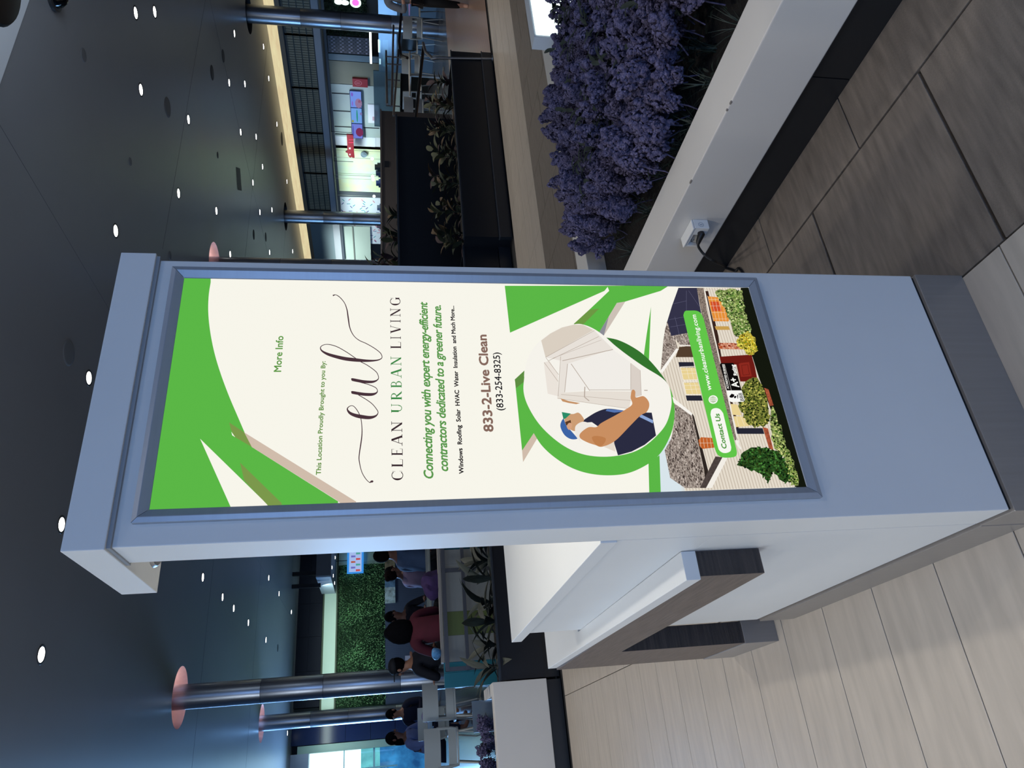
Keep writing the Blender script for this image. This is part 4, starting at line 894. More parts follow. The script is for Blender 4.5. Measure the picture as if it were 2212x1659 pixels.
NEO = mat('neon_white', (.75, 1, .95, 1), em=2.2); PNK = mat('neon_pink', (1, .18, .75, 1), em=1.2)
obj('letter', blobmesh(731, 3, .07, .10), NEO, sg); obj('letter', blobmesh(745, 5, .06, .10), NEO, sg); obj('round_mark', blobmesh(768, 5, .13, .14), NEO, sg); obj('pink_mark', blobmesh(768, 5, .08, .09, WX - .085), PNK, sg)
tag(obj('neon_star', blobmesh(704, 41, .12, .06), NEO), 'small glowing white mark on the hedge wall beside the column', 'sign')
# chequered panel
CHK = mat('check_light', '#8e8aa0', .5); CHD = mat('check_dark', '#12131a', .5)
cw = wall_piece('chequered_panel', 11.9, 12.42, 1.82, 2.97, mat('check_grey', '#4c4a58', .5))
dm = MB(); da = MB()
for i in range(9):
    for j in range(10):
        y, z = 11.94 + i * .055, 1.88 + j * .115 + (.0575 if i % 2 else 0)
        if z > 2.93: continue
        dm.add([(WX + .097, y - .028, z), (WX + .097, y, z + .034), (WX + .097, y + .028, z), (WX + .097, y, z - .034)], [(0, 1, 2, 3)])
        if i % 2 == j % 2: da.add([(WX + .098, y - .03, z + .057), (WX + .098, y, z + .095), (WX + .098, y + .03, z + .057), (WX + .098, y, z + .02)], [(0, 1, 2, 3)])
obj('check_diamonds', dm, CHD, cw); obj('check_diamonds', da, CHK, cw)
wall_piece('door_1', 12.46, 12.66, 1.0, 2.99, mat('blue_grey_panel', '#5b7383', .5)); 
wall_piece('shop_wall', 12.68, 13.44, 1.0, 2.99, mat('olive_wall', '#6c6f60', .5, noise=.15, nscale=1))
wall_piece('shop_wall', 13.46, 15.4, 1.0, 2.99, mat('pale_green_wall', '#9fb0b0', .5, noise=.1, nscale=1))
wall_piece('shop_wall', 15.4, 15.9, 1.0, 2.99, mat('white_wall', '#c8d2dc', .5))
gp = MB()
for y in (13.78, 14.42, 15.02, 15.32): gp.box((WX + .08, y - .012, 2.47), (WX + .1, y + .012, 2.97))
gp.box((WX + .08, 15.0, 1.62), (WX + .1, 15.02, 2.1)).box((WX + .08, 15.0, 2.05), (WX + .1, 15.4, 2.07)); obj('wall_joints', gp, DKT, wr)
yl = wall_piece('yellow_mural', 15.78, 17.84, 1.58, 2.98, mat('mural_yellow', '#e3e6ae', .6, noise=.06, nscale=1.5, col2='#c4e0d6'))
wall_piece('mural_edge', 17.86, 18.1, 1.58, 2.98, mat('steel_edge', '#5f6670', .4, metal=.4))
mj = MB()
for y in (15.98, 16.3, 17.0, 17.08): mj.box((WX + .092, y - .008, 1.6), (WX + .1, y + .008, 2.98))
obj('mural_joints', mj, mat('mural_joint', '#a9b89c', .6), yl)
cf = wall_piece('sprinkle_wall', 18.12, 20.6, 1.3, 3.0, mat('sprinkle_white', '#d3dcea', .6))
cf2 = wall_piece('sprinkle_wall', 15.4, 15.78, 1.75, 2.95, _m['sprinkle_white'], x=WX + .09)
r = random.Random(5)
for cname, cc in (('sprinkles_pink', '#c77a92'), ('sprinkles_teal', '#3c9aa8'), ('sprinkles_blue', '#4a5590')):
    mb = MB()
    for i in range(26):
        y, z, an = r.uniform(18.2, 20.5), r.uniform(1.6, 2.95), r.choice((-.6, .7, 1.5)); c, s = math.cos(an) * .06, math.sin(an) * .06
        mb.add([(WX + .096, y - c - s * .25, z - s + c * .25), (WX + .096, y + c - s * .25, z + s + c * .25), (WX + .096, y + c + s * .25, z + s - c * .25), (WX + .096, y - c + s * .25, z - s - c * .25)], [(0, 1, 2, 3)])
    obj(cname, mb, mat(cname, cc, .6), cf)
wl_ = wall_piece('shop_wall', 19.6, 24, 2.0, 3.64, mat('pale_mint_wall', '#b9c8bf', .6), x=WX + .05)
gp = MB()
for z in (3.1, 2.62): gp.box((WX + .03, 19.6, z - .02), (WX + .05, 24, z + .02))
obj('wall_grooves', gp, mat('groove_grey', '#777b74', .6), wl_)
# menu screens
SCB = mat('screen_bezel', '#1c2b55', .4)
def screen(name, label, y0, y1, z0, z1, base, blobs, x=WX + .02, cat='screen', grp=None):
    t = thing(name, label, cat, (x, (y0 + y1) / 2, z0), grp)
    obj('bezel', MB().box((x, y0, z0), (x + .04, y1, z1)), SCB, t)
    obj('display', MB().box((x - .004, y0 + .015, z0 + .015), (x, y1 - .015, z1 - .015)), mat('disp_' + base, tuple(c * .75 for c in lin(base)[:3]) + (1,), em=1), t)
    for j, (a, b, c, d, col) in enumerate(blobs):
        n = 10; vs = [(x - .006, y0 + (y1 - y0) * (a + c * math.cos(6.283 * k / n)), z1 - (z1 - z0) * (b + d * math.sin(6.283 * k / n))) for k in range(n)]
        obj('display_picture', MB().add(vs, [tuple(range(n))]), mat('disp_' + col, tuple(c_ * .7 for c_ in lin(col)[:3]) + (1,), em=1), t)
    return t
screen('menu_screen', 'blue menu screen with a pink ice-cream picture, rightmost of the three in a row', 13.60, 14.20, 2.12, 2.46, '#7fa4ff', [(.72, .72, .3, .3, '#a58ab5'), (.2, .2, .12, .1, '#8a6fe0'), (.75, .2, .15, .06, '#9a7be8'), (.6, .8, .1, .12, '#a05a78')])
screen('menu_screen', 'blue menu screen with a green bar, middle one of the three in a row', 14.21, 14.80, 2.12, 2.46, '#7db4ff', [(.5, .55, .42, .07, '#3fa79c'), (.85, .15, .08, .1, '#a8b35a'), (.35, .9, .1, .1, '#8b88c8')])
screen('menu_screen', 'blue menu screen with a red fruit picture, leftmost of the three in a row', 14.81, 15.40, 2.12, 2.46, '#7f90f0', [(.55, .7, .3, .34, '#8c3a68'), (.5, .15, .4, .05, '#5f62c8')])
rs = thing('wall_sign', 'dark red square sign with a round emblem on the olive shop wall', 'sign', (WX, 13.3, 2))
obj('board', MB().box((WX + .03, 13.18, 1.93), (WX + .1, 13.46, 2.36)), mat('sign_red', '#7c1420', .5), rs)
em_ = MB()
for k in range(16):
    a0, a1 = 6.283 * k / 16, 6.283 * (k + 1) / 16
    em_.add([(WX + .028, 13.32 + q * math.cos(t), 2.20 + 1.15 * q * math.sin(t)) for q, t in ((.09, a0), (.09, a1), (.075, a1), (.075, a0))], [(0, 1, 2, 3)])
for yy in (13.29, 13.32, 13.35): em_.box((WX + .027, yy - .006, 2.15), (WX + .028, yy + .006, 2.26))
obj('emblem', em_, mat('emblem_pink', '#a5606c', .5), rs)
bs = thing('hanging_letter_sign', 'dark red cut-out shop name sign with glowing slots in front of the yellow mural', 'sign', (WX - .3, 15.7, 2.4))
RED = mat('sign_dark_red', '#6e0c1c', .4); REDG = mat('sign_red_glow', (1, .12, .25, 1), em=.8)
pts = Z(680, 280, .10852)([(632, 100), (760, 110), (770, 190), (778, 400), (792, 560), (770, 572), (735, 545), (700, 560), (665, 520), (655, 470), (612, 450), (650, 430), (640, 200)])
v0 = [at(x, y, 0, WX - .3) for x, y in pts]; n = len(v0); mb = MB()
mb.add([(v.x, v.y, v.z) for v in v0] + [(v.x + .05, v.y, v.z) for v in v0], [tuple(t) for t in tessellate_polygon([[Vector((v.y, v.z, 0)) for v in v0]])] + [tuple(i + n for i in t) for t in tessellate_polygon([[Vector((v.y, v.z, 0)) for v in v0]])] + [(i, (i + 1) % n, n + (i + 1) % n, n + i) for i in range(n)])
obj('letters', mb, RED, bs)
for (a, b, c, d, m) in ((675, 195, 765, 210, REDG), (675, 250, 768, 268, REDG), (680, 355, 715, 392, mat('sign_white_glow', (1, .95, .98, 1), em=1)), (685, 480, 712, 510, mat('sign_white_glow', (1, .95, .98, 1), em=1))):
    q = [at(*Z(680, 280, .10852)([p])[0], 0, WX - .303) for p in ((a, b), (c, b), (c, d), (a, d))]; obj('lit_slot', MB().add(q, [(0, 1, 2, 3)]), m, bs)
for _y in (14.9, 16.1): obj('hanger', MB().tube([(WX - .27, _y, 2.45), (WX - .27, _y, 3.05)], .01, 6).tube([(WX - .27, _y, 3.05), (WX + .05, _y, 3.05)], .01, 6), DKT, bs)
mg = thing('round_plate_sign', 'round grey picture disc on the yellow mural beside the red sign', 'sign', (WX, 16.08, 2.2))
obj('plate', blobmesh(786, 333, .12, .10, WX + .06), mat('plate_grey', '#6f8597', .5, noise=.5, nscale=8), mg)
# pendant lamps before the mural
for k, (px, py) in enumerate(((804, 343), (805, 381), (806, 388), (808, 424))):
    p = at(px, py, 0, 16.9); t = thing('pendant_lamp', f'globe pendant before the yellow mural, {("first", "second", "third", "fourth")[k]} from the red sign', 'lamp', (p.x, p.y, p.z), 'globe pendants by the mural')
    obj('globe', MB().ball((p.x, p.y, p.z), .045, 12, 8), mat('globe_glow', (1, .98, .9, 1), em=6), t, smooth=True)
    obj('rod', MB().tube([(p.x, p.y, p.z + .04), (p.x, p.y, 3.06)], .006, 6), mat('rod_grey', '#8b9088', .5), t)
# counter of the corner shops
tg = thing('shop_counter', 'beige shop counter with a teal glass screen under the yellow mural', 'counter', (16.6, 15.5, PZ))
obj('base', MB().box((16.2, 13.9, PZ), (16.9, 18.8, 1.45)), mat('beige_counter', '#6d665f', .5), tg)
obj('teal_screen', MB().box((16.25, 15.6, 1.45), (16.28, 17.3, 1.60)), mat('teal_glass', '#4f9aa5', .15), tg)
obj('glass', MB().box((16.25, 12.0, 1.2), (16.28, 13.9, 1.75)), mat('blue_glass', '#7f97a5', .1, trans=.7), tg)
for k, (y, z, m) in enumerate(((15.75, 1.65, '#2c3a2e'), (16.0, 1.62, '#3a5070'), (16.45, 1.62, '#4a66b0'), (17.6, 1.6, '#8f9fc0'), (18.2, 1.6, '#2a2c30'), (18.5, 1.62, '#b090a0'))):
    a = obj('counter_machine', MB().box((16.4, y - .09, 1.45), (16.6, y + .09, z + .04)).box((16.43, y - .05, z + .04), (16.57, y + .05, z + .12)), mat('mc' + m, m, .4)); tag(a, ['dark green appliance beside the red sign', 'grey-blue coffee machine under the round plate sign', 'small blue box under the yellow mural', 'pale dispenser at the end of the teal screen', 'black appliance by the mural edge', 'pinkish cup stack by the sprinkle wall'][k], 'appliance')
wp = thing('menu_board', 'white poster with small pink pictures below the menu screens', 'poster', (17, 14.5, 1.7))
obj('sheet', MB().box((17.375, 14.1, 1.62), (17.41, 14.8, 1.95)), mat('poster_white', '#dfe4f0', .6), wp)
obj('picture', MB().box((17.37, 14.3, 1.66), (17.375, 14.5, 1.75)).box((17.37, 14.55, 1.7), (17.375, 14.7, 1.82)), mat('poster_pink', '#c0a0b0', .6), wp)
# bright display counter at the picture edge
dcase = thing('display_case', 'glowing blue-white glass display case at the hedge shop', 'counter', (16.5, 11.2, PZ))
obj('base', MB().box((16.1, 9.2, PZ), (16.9, 11.9, 1.15)), mat('case_blue', '#2c3844', .4), dcase)
obj('glass', MB().box((16.1, 9.2, 1.15), (16.13, 11.9, 1.6)), _m['blue_glass'], dcase)
for z in (1.78,): obj('light_tube', MB().box((16.2, 10.5, z), (16.24, 11.75, z + .05)), mat('tube_glow', (.9, 1, .9, 1), em=5), dcase)
obj('light_tube', MB().box((16.15, 11.0, 1.56), (16.18, 11.35, 1.61)).box((16.15, 11.55, 1.55), (16.18, 11.7, 1.59)), _m['tube_glow'], dcase)
obj('lit_goods', MB().box((16.14, 11.0, 1.36), (16.2, 11.75, 1.5)), mat('goods_glow', (.25, .6, .8, 1), em=.6, noise=.9, nscale=18), dcase)

# ================================================================= far left wall (plane y = 25)
WY = 25
BKT = mat('black_wall_tile', '#050c20', .6, spec=.25); BJ = mat('black_tile_joint', '#1d2434', .5)
wb = struct(obj('wall_back', MB().box((-12, WY + .3, 0), (22, WY + .4, CZ + .3)), mat('hall_back', '#3a424c', .7)))
for k in range(10):
    for i in range(2):
        obj('tile', MB().box((1.9 + 1.1 * k, WY - .02, 3.68 + .43 * i + .004), (1.9 + 1.1 * k + 1.093, WY + .3, 3.68 + .43 * (i + 1) if i == 0 else CZ)), BKT, wb)
MINT = mat('mint_fascia', '#cfe6d6', .5)
obj('mint_band', MB().box((1.8, WY + .02, 3.22), (12, WY + .3, 3.62)), MINT, wb)
obj('band_trim', MB().box((1.8, WY - .03, 3.62), (12, WY + .3, 3.67)).box((1.8, WY - .03, 3.17), (12, WY + .3, 3.22)), mat('olive_trim', '#3c4a34', .5), wb)
obj('wainscot', MB().box((1.8, WY, PZ), (6.55, WY + .3, 1.56)), striped('blue_grey_boards', '#3d4a66', '#303c55', (0, 0, 0), 5, .2), wb)
obj('shop_wall', MB().box((6.55, WY, PZ), (12, WY + .3, 3.2)), mat('mint_wall', '#b9d3c2', .6), wb)
hg = thing('hedge_wall', 'large bright green artificial hedge wall across the far side', 'hedge', (4.2, WY, 1.6))
obj('backing', MB().box((1.8, WY + .05, 1.56), (6.5, WY + .3, 3.17)), mat('hedge_backing', '#1d3a24', .9, noise=.6, nscale=3), hg)
mb = MB(); r = random.Random(8)
for i in range(9000):
    leaf_geo(mb, Vector((r.uniform(1.85, 6.5), WY + .04 + r.uniform(-.03, .03), r.uniform(1.58, 3.14))), Vector((r.uniform(-1, 1), -.8, r.uniform(-1, 1))), Vector((0, 0, 1)), r.uniform(.05, .10), .035, .3, 2)
stuff(obj('leaves', mb, mat('green_hedge_leaf', '#1c4a2c', .6, noise=.7, nscale=1.1, world=True, col2='#86bd84'), hg))
obj('frame', MB().box((6.48, WY - .02, 1.56), (6.56, WY + .3, 3.2)), mat('mint_frame', '#9fb8aa', .5), hg)
# box canopy with spots
bc = thing('shop_canopy', 'white boxed shop canopy with round spotlights above the green hedge', 'canopy', (6.4, 24, 3.3))
def cpt(px, py, y): p = at(px, py, 1, y); return p
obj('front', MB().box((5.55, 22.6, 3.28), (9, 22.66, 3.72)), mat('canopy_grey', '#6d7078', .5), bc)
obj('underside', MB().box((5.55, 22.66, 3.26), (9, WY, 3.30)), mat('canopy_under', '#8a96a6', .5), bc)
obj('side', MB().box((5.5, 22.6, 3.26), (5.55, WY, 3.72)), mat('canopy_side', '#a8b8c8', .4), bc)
for (x, y) in ((5.9, 23.0), (5.8, 23.7), (5.72, 24.4), (6.6, 24.4)):
    obj('spot_lens', MB().lathe([(.055, 0), (.04, -.006), (.001, -.008)], (x, y, 3.255), 14), LENS, bc, smooth=True)
for (px, w_) in ((1270, .5), (1300, .3)):
    p = at(640, px, 1, 24.0)
for xx, zz in ((5.75, 0), (5.35, 0)):
    tag(obj('hanger_post', MB().box((xx - .06, 23.0, 3.6), (xx + .06, 23.1, CZ)), mat('black_post', '#0b0f18', .5)), f'black ceiling hanger beside the white canopy, the one {"nearer the sign" if xx > 5.5 else "nearer the steel column"}', 'hanger')
msn = screen  # vertical menu board on the hedge
t = thing('menu_board', 'bright blue-rimmed drinks menu board hanging on the green hedge', 'screen', (6.5, 24.8, 2.3))
x0_, x1_, z0_, z1_ = 6.13, 6.95, 2.30, 2.87
obj('rim', MB().box((x0_, 24.85, z0_), (x1_, 24.9, z1_)), mat('rim_blue', (.05, .35, 1, 1), em=.75), t)
obj('panel', MB().box((x0_ + .05, 24.84, z0_ + .07), (x1_, 24.85, z1_ - .07)), mat('panel_blue', (.45, .6, 1, 1), em=.8), t)
for k in range(8):
    xx = x0_ + .10 + .1 * k; zc = 2.49 if k % 2 == 0 else 2.66
    obj('drink_picture', MB().add([(xx - .03, 24.835, zc - .075), (xx + .03, 24.835, zc - .075), (xx + .035, 24.835, zc + .075), (xx - .035, 24.835, zc + .075)], [(0, 1, 2, 3)]), mat('drink%d' % (k % 4), [(.75, .1, .1, 1), (.2, .2, .7, 1), (.1, .5, .4, 1), (.6, .15, .1, 1)][k % 4], em=.7), t)
obj('hanger', MB().tube([(6.6, 24.87, 2.87), (6.6, 24.87, 3.26)], .012, 6), DKT, t)
for k, (x, c, lb_) in enumerate(((6.5, '#8a7f68', 'food photo panel low on the far wall by the hedge'), (5.9, '#5f82a8', 'blue-striped low panel left of the food photo'), (5.35, '#a8bcc8', 'pale low panel at the end of the row under the hedge'))):
    o = obj('low_panel', MB().box((x - .3, WY - .06, 1.2), (x + .25, WY - .02, 1.56)), mat('lowp%d' % k, c, .5, noise=.5, nscale=9)); tag(o, lb_, 'panel')
# dark tiled pier
PT_ = mat('navy_wall_tile', '#0a1c4a', .22)
pr = struct(obj('wall_pier', MB().box((.80, WY - .1, PZ), (1.78, WY + .4, CZ)), BJ))
zz = [PZ, .47, 1.255, 2.04, 2.83, 3.62, CZ]
for a, b in zip(zz, zz[1:]): obj('tile', MB().box((.80, WY - .13, a + .006), (1.775, WY - .10, b - .006)), PT_, pr)
# entrance glazing and daylight beyond
wn = struct(obj('window_1', MB().box((.56, WY - .1, PZ), (.78, WY + .3, 4.3)), mat('mint_jamb', '#a9c8bc', .4)))
obj('head', MB().box((-6, WY - .1, 3.95), (.56, WY + .3, CZ)), mat('entrance_head', '#b7c3d8', .4), wn)
obj('mullion', MB().box((-.02, WY - .02, 1.2), (.02, WY + .02, 3.95)).box((-6, WY, 1.9), (.56, WY + .04, 1.96)).box((-6, WY, 2.85), (.56, WY + .02, 2.88)), mat('mullion_white', '#a9e0e6', .4), wn)
obj('glass', MB().box((-6, WY + .05, PZ), (.56, WY + .06, 3.95)), mat('entrance_glass', '#cfe8ee', .02, trans=1), wn)
obj('daylight', MB().box((-6, WY + .28, 2.35), (.56, WY + .29, 3.95)), mat('bright_daylight', (.85, 1, 1, 1), em=2.2), wn)
obj('daylight_low', MB().box((-6, WY + .28, 1.75), (.56, WY + .29, 2.35)), mat('teal_daylight', (.25, .75, .85, 1), em=.9, noise=.3, nscale=3), wn)
obj('daylight_blue', MB().box((-6, WY + .28, .2), (.56, WY + .29, 1.75)), mat('blue_daylight', (.06, .3, .85, 1), em=.8, noise=.6, nscale=2.5), wn)
struct(obj('wall_left', MB().box((-9.2, -9, 0), (-9, 28, CZ + .3)), mat('left_wall', '#4a5668', .6)))

# ================================================================= top-right corner fittings
cd = thing('dome_camera', 'black dome camera on the ceiling near the picture corner', 'camera', (0, 0, 0))
p = at(113, -10, 2, CZ); cd.location = (p.x, p.y, CZ)
obj('ring', MB().lathe([(.14, 0), (.14, -.03), (.11, -.035)], (p.x, p.y, CZ), 24), mat('dome_ring', '#2a2c30', .4), cd, smooth=True)
obj('dome', MB().lathe([(.11, -.03), (.10, -.07), (.07, -.11), (.03, -.13), (.001, -.133)], (p.x, p.y, CZ), 24), mat('black_dome', '#05070a', .08), cd, smooth=True)
p = at(-22, -82, 2, 3.7)
bl = thing('pendant_lamp', 'large black dome pendant cut off by the picture corner', 'lamp', tuple(p))
obj('shade', MB().lathe([(.02, .30), (.12, .27), (.25, .17), (.32, .02), (.335, 0), (.32, -.02), (.22, -.04), (.001, -.05)], tuple(p), 40), mat('black_shade', '#050608', .35), bl, smooth=True)
obj('rod', MB().tube([(p.x, p.y, p.z + .29), (p.x, p.y, CZ)], .01, 6), RUB, bl)
# ================================================================= furniture on the platform
CHW = mat('white_moulded_plastic', '#c9ccc6', .4); LEGM = mat('white_metal_leg', '#b8b6ae', .35, metal=.3)
def panel_geo(mb, x0, x1, z0, z1, yf, t=.018, nx=6, nz=4):
    vs = []
    for s in (0, 1):
        for j in range(nz + 1):
            for i in range(nx + 1):
                x = x0 + (x1 - x0) * i / nx; z = z0 + (z1 - z0) * j / nz; vs.append((x, yf(x, z) + s * t, z))
    n = (nx + 1) * (nz + 1); fs = []
    for s in (0, 1):
        for j in range(nz):
            for i in range(nx):
                a = s * n + j * (nx + 1) + i; fs.append((a, a + 1, a + nx + 2, a + nx + 1) if not s else (a + nx + 1, a + nx + 2, a + 1, a))
    rim = [i for i in range(nx + 1)] + [(j) * (nx + 1) + nx for j in range(1, nz + 1)] + [nz * (nx + 1) + i for i in range(nx - 1, -1, -1)] + [j * (nx + 1) for j in range(nz - 1, 0, -1)]
    for k in range(len(rim)):
        a, b = rim[k], rim[(k + 1) % len(rim)]; fs.append((a, b, b + n, a + n))
    mb.add(vs, fs)
def make_chair(label, grp, loc, rz):
    t = thing('cafe_chair', label, 'chair', loc, grp)
    yb = lambda x, z: .20 + .10 * (z - .45) - .10 * (x / .23) ** 2 * .6
    bk = MB(); panel_geo(bk, -.225, .225, .66, .86, yb); inst('backrest', mesh_of('backrest', bk, CHW, True), t)
    fr_ = MB()
    for s in (-1, 1): fr_.tube([(s * .215, yb(.215, .68) + .01, .70), (s * .215, .165, .52), (s * .20, .12, .445)], [.018, .016, .018], 8)
    panel_geo(fr_, -.21, .21, .46, .56, lambda x, z: .19 + .1 * (z - .45) - .06 * (x / .2) ** 2, .014); inst('back_frame', mesh_of('back_frame', fr_, CHW, True), t)
    st_ = MB(); vs = []
    for z in (.432, .455):
        for k in range(20):
            a = 6.283 * k / 20; c, s = math.cos(a), math.sin(a); vs.append((.225 * math.copysign(abs(c) ** .6, c), .215 * math.copysign(abs(s) ** .6, s) - .01, z - .01 * (1 - abs(s))))
    st_.add(vs, [tuple(range(20))[::-1], tuple(range(20, 40))] + [(k, (k + 1) % 20, 20 + (k + 1) % 20, 20 + k) for k in range(20)]); inst('seat', mesh_of('seat', st_, CHW, False, .004), t)
    for sx in (-1, 1):
        for sy in (-1, 1):
            inst('leg', mesh_of('leg', MB().tube([(sx * .17, sy * .15, .44), (sx * .22, sy * .21, .0)], [.014, .010], 8), LEGM, True), t)
    t.rotation_euler.z = rz
    return t
ch0 = make_chair('white moulded chair at the far planter, the nearer one to the steel column', 'white cafe chairs', (.42, 9.0, PZ), math.pi + .05)
dup(ch0, (-.1, 8.85, PZ), math.pi - .05, 'white moulded chair at the far planter, on the picture-edge side of its twin')
dup(ch0, (.3, 10.35, PZ), .1, 'white chair facing the other way across the table behind the steel column')
def yx(px, py, x): return at(px, py, 0, x).y
CR = [(15.4, yx(875, 33, 15.4), .9, 'white chair just under the second right steel column, beside the passer-by'), (14.6, yx(870, 140, 14.6), 2.4, 'white chair angled behind the dark handrail, between the passer-by and the tall planter'),
      (13.4, yx(870, 206, 13.4), 1.7, 'white chair side-on above the leafy end of the long navy planter'), (12.4, yx(870, 240, 12.4), 2.9, 'white chair tucked against the end of the tall navy planter'),
      (14.2, yx(880, 60, 14.2), 2.2, 'white chair next to the pink-lit table edge'), (15.9, yx(870, 105, 15.9), .4, 'white chair farther back behind the railing')]
for x, y, rz, lb2 in CR: dup(ch0, (x, y, PZ), rz, lb2)
def table(x, y, w_, l_, label, top='#9aa09c', h_=.74):
    t = thing('dining_table', label, 'table', (x, y, PZ), 'dining tables')
    obj('tabletop', MB().box((x - w_ / 2, y - l_ / 2, PZ + h_ - .03), (x + w_ / 2, y + l_ / 2, PZ + h_)), mat('table' + top, top, .3), t, bevel=.006)
    obj('pedestal', MB().lathe([(.035, .02), (.03, .06), (.03, h_ - .04), (.06, h_ - .03)], (x, y, PZ), 16), LEGM, t, smooth=True)
    obj('foot', MB().lathe([(.001, .025), (.20, .015), (.22, .008), (.22, 0)], (x, y, PZ), 24), LEGM, t, smooth=True)
table(.3, 9.75, .8, .7, 'pale table between the white chairs beside the steel column', '#8aa4bc')
table(2.05, 8.9, 1.1, .7, 'long pale table in front of the red-jacketed diner', '#8d9693')
table(3.4, 11.9, .8, .8, 'table with the phone-reading diners', '#8d9693'); table(-.7, 10.2, .8, .7, 'table by the diner in lilac at the picture edge', '#8aa4bc')
table(13.0, 9.45, .8, .6, 'white table edge showing behind the handrail by the tall planter', '#b0ada4'); table(14.5, 8.55, .7, .6, 'table with a pink reflection between the far white chairs', '#c79ad0')
# booth back with colour panels and rail
bo = thing('booth_divider', 'low striped booth wall in cream, olive and teal behind the black planter', 'divider', (1.4, 6.6, PZ))
BY = 6.5
for (a, b, c) in ((.36, .50, '#1e6c7c'), (.50, .60, '#1e6c7c'), (.60, .86, '#878a88'), (.86, 1.10, '#5d6a3c'), (1.10, 1.60, '#878a88'), (1.60, 1.76, '#878a88'), (1.76, 2.35, '#0f4a58'), (2.35, 3.3, '#878a88')):
    obj('colour_panel', MB().box((a + .001, BY, PZ), (b - .001, BY + .06, .93)), mat('booth' + c, c, .5), bo)
obj('top_cap', MB().box((.60, BY - .01, .925), (3.3, BY + .08, .955)), mat('booth_cap', '#8f8a84', .5), bo)
RAIL = mat('grey_rail', '#62656d', .35, metal=.5)
rl = thing('guard_rail', 'grey box-section guard rail in front of the striped booth wall', 'railing', (1.4, 6.35, PZ))
obj('top_rail', MB().box((.50, 6.38, .885), (3.3, 6.42, .925)), RAIL, rl); obj('lower_rail', MB().box((.50, 6.38, .68), (3.3, 6.42, .715)), RAIL, rl)
for x in (.50, 1.49, 2.5): obj('post', MB().box((x, 6.385, PZ), (x + .04, 6.415, .925)), RAIL, rl)
# right railing, seen through: tall clear guard and sloping dark handrail
STR = mat('satin_rail', '#8f9298', .3, metal=.9); DRK = mat('dark_rail', '#0c0f14', .4)
rr_ = thing('guard_rail', 'steel guard rail with a bent handrail end by the ramp', 'railing', (8.35, 5.35, 0))
p = at(1064, 127, 2, 0); fx, fy = p.x, p.y
tp = at(940, 125, 1, fy + .0); tp2 = at(915, 95, 1, fy + .15)
obj('post', MB().tube([(fx, fy, 0), (tp.x, fy, tp.z)], .018, 10), STR, rr_, smooth=True); obj('foot_plate', MB().lathe([(.001, .012), (.05, .012), (.055, 0)], (fx, fy, 0), 20), STR, rr_, smooth=True)
obj('handrail', MB().tube([(tp.x, fy, tp.z - .02), (tp.x, fy + .02, tp.z + .03), tuple(at(930, 122, 1, fy + .10)), tuple(at(919, 112, 1, fy + .2)), tuple(at(914, 93, 1, fy + .3))], .02, 10), STR, rr_, smooth=True)
dr = thing('guard_rail', 'dark sloping handrail running past the white chairs down to the tall planter', 'railing', (8.2, 6.9, PZ))
a, b = at(915, 100, 1, 6.9), at(898, 255, 1, 6.9); obj('handrail', MB().tube([a, b], .026, 10), DRK, dr, smooth=True)
c_ = at(868, 12, 1, 8.5); d_ = at(862, 118, 1, 7.6); obj('handrail', MB().tube([c_, at(862, 90, 1, 8.0), at(866, 120, 1, 7.6), at(880, 125, 1, 7.4)], .026, 10), DRK, dr, smooth=True)
gr_ = thing('guard_rail', 'pale multi-bar guard rail before the shop counters on the right', 'railing', (11, 11, PZ))
for (pa, pb) in (((834, 110), (836, 225)), ((850, 55), (846, 230)), ((861, 108), (850, 250))):
    obj('rail_bar', MB().tube([at(*pa, 0, 11.5), at(*pb, 0, 9.0)], .018, 8), STR, gr_, smooth=True)
for py in (122, 138, 172, 228): obj('baluster', MB().tube([at(834, py, 0, 10.6), at(866, py + 2, 0, 10.6)], .012, 6), STR, gr_, smooth=True)
# beige serving ledge behind the tall planter
sl = thing('serving_ledge', 'dim beige ledge unit rising behind the tall navy planter', 'counter', (8.6, 7.3, PZ))
b = at(840, 240, 1, 8.9)
obj('unit', MB().box((b.x - 4.4, 8.9, PZ), (b.x, 9.3, 1.53)), mat('ledge_beige', '#5d5854', .5), sl); obj('cap', MB().box((b.x - 4.4, 8.87, 1.53), (b.x + .01, 9.32, 1.56)), mat('ledge_cap', '#76706b', .4), sl)
obj('socket', MB().box((b.x - 1.5, 8.88, 1.40), (b.x - 1.36, 8.90, 1.48)), DKT, sl)

# ================================================================= people
SKN = {'a': mat('skin_warm', '#a8785f', .5), 'b': mat('skin_deep', '#7d5444', .5), 'c': mat('skin_fair', '#c79a84', .5)}
def skin_mesh(nodes, edges, name, m, levels=1):
    me = bpy.data.meshes.new(name); me.from_pydata([n[0] for n in nodes], edges, []); o = bpy.data.objects.new(name, me); C.objects.link(o)
    md = o.modifiers.new('s', 'SKIN'); md.use_smooth_shade = True
    for i, n in enumerate(nodes):
        rr2 = n[1] if isinstance(n[1], tuple) else (n[1], n[1]); me.skin_vertices[0].data[i].radius = rr2
        me.skin_vertices[0].data[i].use_root = (i == 0)
    s = o.modifiers.new('u', 'SUBSURF'); s.levels = levels; s.render_levels = levels
    dg = bpy.context.evaluated_depsgraph_get(); r2_ = bpy.data.meshes.new_from_object(o.evaluated_get(dg)); r2_.name = name
    bpy.data.objects.remove(o); bpy.data.meshes.remove(me)
    for p in r2_.polygons: p.use_smooth = True
    r2_.materials.clear(); r2_.materials.append(m); return r2_
